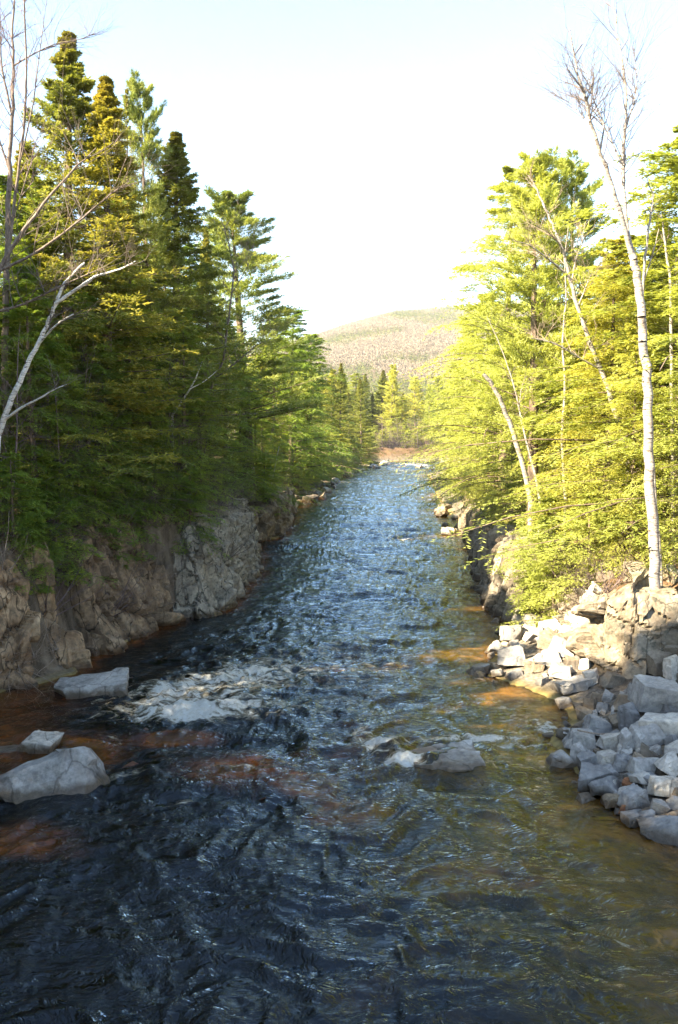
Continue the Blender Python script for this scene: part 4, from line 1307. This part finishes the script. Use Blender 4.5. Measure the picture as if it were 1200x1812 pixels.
skeleton_tree('birch_tree', 'thin forked white birch stem leaning against the upper part of the tall birch', [
    (31.6, [(1170, 1020), (1150, 760), (1140, 600), (1136, 520), (1142, 450), (1150, 390), (1156, 342)], 0.07, 0.03),
    (31.6, [(1141, 500), (1158, 440), (1166, 405)], 0.03, 0.01), (31.6, [(1156, 342), (1146, 325), (1130, 310)], 0.02, 0.006)], 'bark_birch', 'bark_grey', 6, 6, 0.8, 1)
skeleton_tree('birch_tree', 'bleached many branched birch leaning left among the bright right bank conifers', [
    (38, [(1118, 880), (1110, 800), (1075, 680), (1055, 635), (1035, 580), (1020, 535), (1008, 490), (1000, 455), (985, 415), (970, 380), (950, 335), (935, 310)], 0.13, 0.03),
    (38, [(1003, 490), (985, 470), (960, 450), (935, 432), (905, 425)], 0.06, 0.01, -1),
    (38, [(1000, 455), (990, 430), (975, 415), (950, 400)], 0.04, 0.01, -1),
    (38, [(1058, 655), (1020, 630), (985, 608), (940, 598)], 0.05, 0.02, -1),
    (38, [(1012, 500), (1020, 455), (1030, 430), (1035, 395)], 0.04, 0.01),
    (38, [(1018, 545), (1040, 500), (1048, 480)], 0.035, 0.01)], 'bark_birch', 'dead_wood', 7, 14, 1.6, 2)
skeleton_tree('birch_tree', 'thick broken topped white trunk leaning left over the right bank ledge', [
    (45.5, [(940, 885), (922, 810), (905, 755), (888, 712), (872, 680), (855, 662)], 0.15, 0.10)], 'bark_birch', 'dead_wood', 8, 2, 0.8, 1, cat='birch tree')
skeleton_tree('birch_tree', 'slim birch stem rising beside the broken topped trunk on the right bank', [
    (45.2, [(956, 885), (945, 830), (930, 775), (918, 715), (905, 665), (885, 610), (862, 560)], 0.08, 0.015),
    (49.5, [(918, 722), (922, 690), (930, 665)], 0.025, 0.008)], 'bark_birch', 'bark_grey', 9, 8, 1.5, 2)
skeleton_tree('birch_tree', 'short pale birch stem forking low between right bank boulders', [
    (49, [(966, 880), (968, 840), (976, 790), (985, 755)], 0.06, 0.03), (49, [(966, 880), (955, 850), (952, 830)], 0.04, 0.01)], 'bark_birch', 'bark_grey', 10, 6, 0.9, 2)
skeleton_tree('birch_tree', 'straight thin white trunk deep in the right bank hemlocks', [
    (45, [(1001, 880), (994, 780), (1000, 690), (995, 600), (1002, 520), (999, 460), (1006, 400)], 0.09, 0.015)], 'bark_birch', 'bark_grey', 12, 4, 1.2, 2)
skeleton_tree('birch_tree', 'pale trunk at the right edge behind the tall white birch', [
    (35, [(1192, 960), (1190, 800), (1188, 650), (1186, 500), (1178, 430), (1170, 380)], 0.09, 0.03)], 'bark_birch', 'bark_grey', 13, 8, 1.4, 2)
# ---- left bank key trees
skeleton_tree('birch_tree', 'white birch bowing out from the left edge over the river with a forked top', [
    (32.5, [(-22, 960), (-6, 790), (4, 745), (28, 690), (52, 635), (72, 600), (92, 555), (104, 520), (122, 492), (150, 465)], 0.13, 0.035, -1),
    (30, [(66, 612), (88, 586), (108, 568), (130, 556)], 0.05, 0.02, -1.5),
    (29.2, [(104, 540), (135, 512), (165, 490), (215, 476), (240, 462)], 0.07, 0.015, -1),
    (30, [(6, 745), (40, 720), (70, 705), (95, 690), (118, 680)], 0.055, 0.012, -1.5)], 'bark_white', 'bark_grey', 20, 9, 1.3, 2)
skeleton_tree('bare_tree', 'tall bare multi stemmed tree filling the top left corner with purple twigs', [
    (36, [(10, 930), (8, 640), (12, 480), (14, 380), (16, 300), (20, 230), (24, 150), (22, 70), (26, -40)], 0.16, 0.03),
    (29, [(18, 470), (28, 340), (42, 230), (48, 120), (42, 0), (44, -60)], 0.07, 0.02, -1),
    (29, [(20, 115), (60, 95), (95, 78), (150, 68), (180, 50)], 0.035, 0.006, -1),
    (29, [(14, 200), (2, 120), (0, 40), (-6, -40)], 0.05, 0.012),
    (29, [(16, 300), (-10, 220), (-30, 100)], 0.05, 0.012),
    (29, [(34, 290), (60, 180), (72, 80), (84, -10)], 0.035, 0.008, -1),
    (29, [(22, 390), (52, 300), (66, 240)], 0.03, 0.008, -1)], 'bark_grey', 'bark_pink', 21, 22, 1.9, 2, cat='bare tree')
skeleton_tree('birch_tree', 'small forked white birch halfway along the left bank among dark hemlocks', [
    (46, [(305, 735), (325, 705), (342, 680), (352, 655), (358, 640)], 0.06, 0.02, -1), (45.5, [(340, 690), (362, 675), (384, 656)], 0.035, 0.012)], 'bark_white', 'bark_grey', 22, 6, 1.0, 2)
skeleton_tree('birch_tree', 'thin pale sapling leaning at the top of the dark blocky left cliff', [
    (78, [(474, 893), (483, 845), (494, 790)], 0.05, 0.03)], 'bark_white', 'bark_grey', 23, 3, 0.9, 1)
skeleton_tree('bare_tree', 'gnarled bare tree with crooked limbs between the spruces halfway along the left bank', [
    (50, [(345, 850), (350, 760), (372, 690), (395, 640), (405, 560), (415, 480), (402, 420), (392, 385)], 0.10, 0.02),
    (50, [(380, 670), (420, 640), (455, 610), (480, 600)], 0.05, 0.01, -1),
    (50, [(400, 600), (370, 575), (335, 560)], 0.04, 0.01, -1), (50, [(410, 520), (440, 470), (450, 430)], 0.03, 0.008)], 'bark_grey', 'dead_wood', 24, 16, 2.2, 2, cat='bare tree')
skeleton_tree('bare_tree', 'leafless tree whose long fine limbs sweep across the tallest left spruces', [
    (32, [(-60, 800), (-40, 600), (0, 470), (60, 380), (130, 300), (170, 262)], 0.12, 0.015),
    (32, [(-10, 480), (60, 450), (130, 400), (200, 340), (230, 320)], 0.06, 0.008, -1),
    (32, [(-30, 560), (40, 540), (120, 500), (190, 470)], 0.06, 0.008, -1)], 'bark_grey', 'bark_grey', 25, 18, 2.6, 2, cat='bare tree')

# ---- left conifers by eye
tree_px(SP[0], 118, 41, 36, 'tallest spruce with a brown cone laden tip, top left', rz=0.3, wid=1.3)
tree_px(SP[2], 182, 39, 126, 'broad blunt topped spruce just right of the tallest one', rz=2.0, wid=1.35)
tree_px(PI_[0], 262, 47, 162, 'light green pine with a bare pale trunk between the big spruces, left bank', wid=0.75)
tree_px(SPd, 236, 45, 150, 'thin half bare spruce with a needle thin top, left of the pale trunked pine', wid=0.5)
tree_px(SP[1], 312, 48, 222, 'layered spruce with a sharp brown tip standing right of the pale trunked pine', wid=1.4, rz=1.1)
tree_px(SP[2], 375, 58, 402, 'shorter ragged spruce between the layered spruce and the open riverside pine', wid=0.8)
tree_px(PI_[1], 440, 62, 348, 'open topped pine reaching its lower branches out over the river, left bank', wid=1.7, rz=0.5)
tree_px(HE[0], 480, 68, 560, 'dark drooping hemlock under the open riverside pine', wid=1.15)
tree_px(HE[1], 522, 76, 610, 'rounded green hemlock at the river corner above the blocky left cliff', wid=1.0)
tree_px(HE[2], 545, 92, 640, 'hemlock just past the blocky left cliff leaning over the far water', wid=1.1)
tree_px(HE[1], 60, 36, 470, 'dense hemlock behind the bowing white birch', wid=1.0)
tree_px(HE[0], 150, 36.5, 520, 'dark hemlock right of the bowing white birch', wid=1.0)
tree_px(HE[2], 235, 40, 500, 'full hemlock in shade below the tall left spruces', wid=1.0)
tree_px(HE[0], 320, 44, 545, 'spreading hemlock behind the small forked birch', wid=1.05)
tree_px(HE[1], 395, 52, 560, 'shaded hemlock over the grey buttress', wid=1.0)
tree_px(HE[2], 20, 44, 330, 'tall shadowy hemlock at the left edge behind the bare multi stemmed tree', wid=0.8)
tree_px(SP[1], 70, 47, 250, 'dull olive spruce left of the tallest spruce', wid=1.4)
tree_px(SP[0], 215, 50, 260, 'dark spruce filling the gap behind the blunt topped spruce', wid=0.9)
tree_px(HE[0], 345, 60, 430, 'hemlock behind the layered spruce', wid=0.8)
tree_px(HE[1], 290, 56, 400, 'olive hemlock behind the pale trunked pine', wid=0.8)
tree_px(HE[1], 515, 76, 545, 'green hemlock with long boughs reaching right over the river, behind the blocky cliff', wid=1.25)
tree_px(HE[0], 546, 90, 590, 'hemlock just beyond the long boughed one, its edge against the far hill', wid=1.25)
# young hemlocks spilling over the left cliff brow
for px, py, Y, h, lb in [(60, 905, 33.5, 3.6, 'young hemlock on the brow above the smooth leaning slab'), (150, 915, 33.8, 4.2, 'young hemlock drooping over the brown cliff, left of its diagonal cracks'), (205, 930, 35.5, 5.0, 'bushy young hemlock hanging lowest over the brown cliff'), (262, 915, 38.5, 5.0, 'young hemlock over the diagonal cracks of the brown cliff'), (310, 895, 41.5, 5.2, 'young hemlock on the brow between brown cliff and grey buttress'), (360, 880, 45, 5.0, 'young hemlock topping the grey buttress'), (110, 840, 36, 6.0, 'taller young hemlock set back from the brown cliff brow'), (20, 850, 33, 4.0, 'young hemlock on the brow at the left edge'), (470, 850, 70, 7, 'young hemlock on top of the blocky far left cliff'), (500, 850, 74, 6, 'young hemlock at the outer corner of the blocky far left cliff')]:
    x = at_y(px, py, Y)[0]
    x = min(x, float(Lf(Y)) - 1.6)
    plant(HEs[int(px) % 2], x, Y, h * 0.9, lb, 'young hemlocks on the left cliff brow', 1.15)

for px, Y, top, k, lb in [(95, 37, 600, 1, 'low branched hemlock filling the shade behind the brown cliff brow'), (180, 38, 620, 2, 'wide low hemlock in the middle of the left brow'), (270, 42, 640, 0, 'low hemlock beside the small forked birch'), (350, 47, 660, 1, 'low hemlock right behind the grey buttress'), (425, 56, 640, 2, 'low hemlock beyond the grey buttress'), (455, 62, 690, 0, 'low hemlock above the pale stepped rock'), (5, 37, 560, 0, 'low dark hemlock at the left edge behind the birch base')]:
    tree_px(HE[k], px, Y, top, lb, wid=1.2)
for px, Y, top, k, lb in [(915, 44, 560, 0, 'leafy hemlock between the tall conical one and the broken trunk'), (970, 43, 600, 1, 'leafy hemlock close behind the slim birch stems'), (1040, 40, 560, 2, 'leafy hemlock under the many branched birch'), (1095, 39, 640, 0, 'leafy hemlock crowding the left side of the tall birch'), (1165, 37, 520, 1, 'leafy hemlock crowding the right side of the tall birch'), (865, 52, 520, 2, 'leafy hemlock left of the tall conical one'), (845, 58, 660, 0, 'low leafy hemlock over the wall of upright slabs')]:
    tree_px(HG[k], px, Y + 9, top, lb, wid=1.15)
# ---- right conifers by eye
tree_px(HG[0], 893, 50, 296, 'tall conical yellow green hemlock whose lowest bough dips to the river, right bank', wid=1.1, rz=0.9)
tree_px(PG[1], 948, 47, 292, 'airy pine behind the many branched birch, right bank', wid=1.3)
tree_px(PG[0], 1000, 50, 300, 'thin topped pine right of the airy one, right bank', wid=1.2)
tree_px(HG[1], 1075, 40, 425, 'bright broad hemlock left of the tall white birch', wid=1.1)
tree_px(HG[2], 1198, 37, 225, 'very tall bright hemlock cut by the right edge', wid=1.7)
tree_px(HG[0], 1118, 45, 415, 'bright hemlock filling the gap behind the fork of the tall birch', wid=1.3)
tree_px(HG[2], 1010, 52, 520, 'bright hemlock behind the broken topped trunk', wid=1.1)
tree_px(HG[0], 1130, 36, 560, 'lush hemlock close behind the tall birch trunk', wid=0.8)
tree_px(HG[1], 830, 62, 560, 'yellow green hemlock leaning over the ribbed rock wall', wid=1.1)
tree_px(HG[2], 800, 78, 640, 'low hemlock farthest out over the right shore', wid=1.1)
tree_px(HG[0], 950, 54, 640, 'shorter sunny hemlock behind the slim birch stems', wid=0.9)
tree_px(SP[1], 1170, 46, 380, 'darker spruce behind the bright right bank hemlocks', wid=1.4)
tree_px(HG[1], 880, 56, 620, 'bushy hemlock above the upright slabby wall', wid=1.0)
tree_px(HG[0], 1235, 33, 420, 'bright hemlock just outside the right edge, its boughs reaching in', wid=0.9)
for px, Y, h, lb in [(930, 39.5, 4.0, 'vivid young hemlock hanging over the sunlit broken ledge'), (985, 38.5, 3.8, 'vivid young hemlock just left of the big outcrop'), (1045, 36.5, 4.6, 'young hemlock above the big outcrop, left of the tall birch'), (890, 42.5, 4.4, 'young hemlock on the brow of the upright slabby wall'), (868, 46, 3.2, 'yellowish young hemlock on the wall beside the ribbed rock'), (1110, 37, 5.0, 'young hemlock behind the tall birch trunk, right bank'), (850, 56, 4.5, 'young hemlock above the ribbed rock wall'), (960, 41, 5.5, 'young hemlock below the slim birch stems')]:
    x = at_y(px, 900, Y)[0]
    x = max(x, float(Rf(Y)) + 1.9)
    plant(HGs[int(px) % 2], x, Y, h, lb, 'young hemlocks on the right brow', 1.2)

# ---- back rows and mid distance
rr = random.Random(99)


def row(n, yr, side, dr_, ps, hr, label, group, wid=(0.8, 1.1)):
    for k in range(n):
        y = rr.uniform(*yr)
        d = rr.uniform(*dr_)
        x = float(Lf(y)) - d if side < 0 else float(Rf(y)) + d
        if abs(x) > 0.46 * y + 14: continue
        p = ps[k % len(ps)]
        plant(p, x, y, rr.uniform(*hr), label, group, rr.uniform(*wid), cat=None)


row(26, (34, 75), -1, (5, 14), [SP[0], HE[1], SP[1], HE[2]], (13, 17), 'shadowy evergreen in the crowded rows behind the left cliff brow', 'evergreens crowding the left bank')
row(26, (45, 125), -1, (12, 38), [SP[2], HE[0], SP[1], PI_[1]], (14, 18), 'evergreen deep in the left bank woods', 'evergreens deep in the left woods')
row(10, (78, 112), -1, (1.5, 7), [HE[0], SP[0], HE[1]], (11, 16), 'evergreen at the water past the blocky left cliff', 'evergreens past the blocky cliff')
row(16, (112, 205), -1, (4, 14), [SP[0], HG[0], SP[2], HG[1], SP[1]], (13, 20), 'sunlit conifer lining the far left shore', 'conifers lining the far left shore')
row(18, (112, 225), -1, (14, 50), [SP[1], HG[2], PG[1], SP[0]], (17, 23), 'conifer standing behind the far left shore row', 'conifers behind the far left shore')
row(34, (36, 90), 1, (6, 26), [HG[0], HG[2], HG[1], PG[1]], (11, 15), 'yellow green evergreen deep in the right bank woods', 'evergreens deep in the right woods')
row(9, (70, 130), 1, (1.5, 8), [HG[1], HG[0], HG[2]], (8, 12), 'sunny hemlock along the far right shore', 'hemlocks along the far right shore')
row(10, (110, 190), 1, (6, 25), [HG[1], SP[0], BB[0]], (10, 15), 'tree past the right bank hemlocks near the bend', 'trees near the right bend')
row(18, (35, 90), -1, (2.5, 10), BT[:1] + BT[2:], (8, 13), 'leafless grey tree among the left bank evergreens', 'bare trees among the left evergreens')
row(6, (34, 60), 1, (5, 14), BT[1:2] + BB, (8, 12), 'leafless pale tree among the right bank evergreens', 'bare trees among the right evergreens')
row(9, (33, 50), -1, (2.0, 4.0), [BT[0], BT[1], BT[2]], (7, 11), 'slim leafless tree at the very brow of the left cliff', 'slim bare trees on the left cliff brow')
# across the bend
for k in range(70):
    y = rr.uniform(243, 345); x = rr.uniform(-15, 70) * y / 290
    plant([HG[1], HG[0], SP[1], PG[0], SP[2]][k % 5], x, y, rr.uniform(16, 26), 'conifer in the wood facing the camera beyond the river bend', 'conifers beyond the bend', rr.uniform(1.0, 1.5), z=1.0)
tree_px(PG[1], 692, 262, 648, 'tall pine rising highest in the gap beyond the river bend', wid=1.1)
tree_px(SP[0], 601, 176, 640, 'tall layered spruce above the far left shore', wid=1.0)
tree_px(SP[2], 640, 205, 668, 'pointed spruce nearest the bend on the far left shore', wid=1.1)
for k in range(26):
    y = rr.uniform(238, 272); x = rr.uniform(8, 36)
    plant([HGs[0], HGs[1]][k % 2], x, y, rr.uniform(4, 9), 'small gold green evergreen near the water at the river bend', 'small evergreens at the bend', 1.3)
for k in range(26):
    y = rr.uniform(115, 215); x = float(Lf(y)) - rr.uniform(0.8, 4)
    plant([HGs[0], HGs[1]][k % 2], x, y, rr.uniform(4, 8), 'small evergreen hugging the far left shore', 'small evergreens on the far left shore', 1.3)
for k in range(30):
    y = rr.uniform(262, 335); x = y * rr.uniform(0.035, 0.13)
    shrub(SH[k % 2], x, y, rr.uniform(4.5, 7.5), 'tall leafless thicket bush on the flat beyond the river bend', 'bushes beyond the bend')
for k in range(60):
    y = rr.uniform(234, 300); x = rr.uniform(10, 48)
    plant(BT[1 if k % 3 else 0], x, y, rr.uniform(7, 12), 'pinkish leafless tree at the river bend', 'bare trees at the bend', 1.3, z=0.5)
for k in range(34):
    y = rr.uniform(231, 262); x = rr.uniform(9, 36)
    shrub(SH[1], x, y, rr.uniform(4, 7), 'brown leafless bush on the bank where the river bends', 'bushes at the bend', z=0.2)
for k in range(16):
    y = rr.uniform(110, 200); x = float(Lf(y)) - rr.uniform(0.5, 4)
    shrub(SH[1], x, y, rr.uniform(2, 4), 'reddish leafless bush on the far left shore', 'bushes on the far left shore')
for k in range(26):
    y = rr.uniform(30, 58); x = float(Lf(y)) - rr.uniform(0.9, 3)
    shrub(SH[k % 3], x, y, rr.uniform(1.8, 3.4), 'tangled leafless bush on the left cliff brow', 'bushes on the left brow', lean=(0, 0.3))
for px, py, Y, lb in [(20, 860, 31.5, 'bleached dead twigs hanging over the cliff at the left edge'), (90, 900, 32, 'dead branches fanning out above the smooth leaning slab'), (130, 930, 33, 'fallen dead branches trailing down the brown cliff'), (385, 880, 47, 'dead brown brush hanging at the top of the grey buttress'), (420, 900, 50, 'dry brown brush drooping beside the pale stepped rock')]:
    x = min(at_y(px, py, Y)[0], float(Lf(Y)) - 0.8)
    shrub(SH[2], x, Y, 2.6, lb, 'dead brush on the left cliff', lean=(rr.uniform(-.4, .4), 1.15), z=tz(x, Y) + 0.3)
for k in range(12):
    y = rr.uniform(31, 48); x = float(Rf(y)) + rr.uniform(3.5, 9)
    shrub(SH[k % 3], x, y, rr.uniform(1.4, 2.6), 'leafless bush on the sunlit right bank slope', 'bushes on the right slope')
# trees of the left bank before the frame (their shade falls across the near river)
off = [(-18, 30, 16), (-17.5, 25.5, 16), (-18.5, 21, 15.5), (-18, 16.5, 15), (-17.5, 12, 22), (-18, 8, 24), (-17.5, 4, 24), (-18, 0, 24), (-18, -5, 23), (-18.5, -10, 22), (-22, 28, 18), (-22, 19, 15), (-22, 10, 24), (-22, 2, 24), (-22, -6, 24), (-26, 24, 20), (-26, 14, 19), (-26, 5, 24), (-26, -4, 24)]
for k, (x, y, h) in enumerate(off):
    plant([HE[0], SP[0], HE[1], SP[2], HE[2]][k % 5], x, y, h, 'big evergreen on the left bank just outside the left edge', 'evergreens outside the left edge', 1.1)

# ---- drift sticks on the pile
for k, (pts, Y, lb) in enumerate([([(1022, 1292), (1045, 1297), (1062, 1299), (1088, 1298)], 24.4, 'thin bleached stick lying across the upper left stones of the pile'), ([(1150, 1225), (1165, 1222), (1180, 1210)], 28.6, 'short crooked stick by the hollow under the outcrop')]):
    Q = [at_y(px, py, Y) for px, py in pts]
    sg = [np.concatenate([Q[i], Q[i + 1], [0.03, 0.02]]) for i in range(len(Q) - 1)]
    o = link('driftwood_stick', mesh_np('stick', *tubes(sg, 6), M['dead_wood'], True))
    tag(o, lb, 'stick')

# ------------------------------------------------------------------ light
SUN_EL, SUN_AZ = R(34), R(-118)      # azimuth measured clockwise from +Y (view direction)
d = Vector((math.sin(SUN_AZ) * math.cos(SUN_EL), math.cos(SUN_AZ) * math.cos(SUN_EL), math.sin(SUN_EL)))
sl_ = bpy.data.lights.new('sun', 'SUN')
sl_.energy = 5.0
sl_.angle = R(0.53)
sl_.color = (1.0, 0.86, 0.62)
so = bpy.data.objects.new('sun', sl_)
so.rotation_euler = d.to_track_quat('Z', 'Y').to_euler()
COL.objects.link(so)
w = bpy.data.worlds.new('World')
scene.world = w
w.use_nodes = True
nt = w.node_tree
nt.nodes.clear()
sky = nt.nodes.new('ShaderNodeTexSky')
sky.sky_type = 'NISHITA'
sky.sun_disc = False
sky.sun_elevation = SUN_EL
sky.sun_rotation = SUN_AZ
sky.altitude = 200
sky.air_density = 1.0
sky.dust_density = 0.4
sky.ozone_density = 2.0
bg = nt.nodes.new('ShaderNodeBackground')
bg.inputs['Strength'].default_value = 0.075
ow = nt.nodes.new('ShaderNodeOutputWorld')
wm = nt.nodes.new('ShaderNodeMix'); wm.data_type = 'RGBA'; wm.blend_type = 'MULTIPLY'
wm.inputs[0].default_value = 1.0
wm.inputs[7].default_value = (1.02, 1.01, 0.95, 1)
nt.links.new(sky.outputs[0], wm.inputs[6])
nt.links.new(wm.outputs[2], bg.inputs[0])
nt.links.new(bg.outputs[0], ow.inputs[0])

hz = bpy.data.materials.new('thin haze')
hz.use_nodes = True
hn = hz.node_tree
hn.nodes.clear()
ho = hn.nodes.new('ShaderNodeOutputMaterial')
hv = hn.nodes.new('ShaderNodeVolumePrincipled')
hv.inputs['Color'].default_value = (0.92, 0.95, 1.0, 1)
hv.inputs['Density'].default_value = 0.00008
hn.links.new(hv.outputs[0], ho.inputs['Volume'])
hb = bmesh.new()
bmesh.ops.create_cube(hb, size=1.0)
hm = bpy.data.meshes.new('haze'); hb.to_mesh(hm); hb.free()
hm.materials.append(hz)
ho_ = link('haze', hm, loc=(0, 2950, 208))
ho_.scale = (7400, 6500, 424)
tag(ho_, kind='stuff')

scene.view_settings.view_transform = 'Standard'
scene.view_settings.look = 'None'
scene.view_settings.exposure = 2.95
scene.view_settings.gamma = 1
c = scene.cycles
c.max_bounces = 8
c.diffuse_bounces = 3
c.glossy_bounces = 3
c.transmission_bounces = 4
c.transparent_max_bounces = 12
c.volume_bounces = 0
c.caustics_reflective = False
c.caustics_refractive = False
c.sample_clamp_indirect = 6
c.use_denoising = True
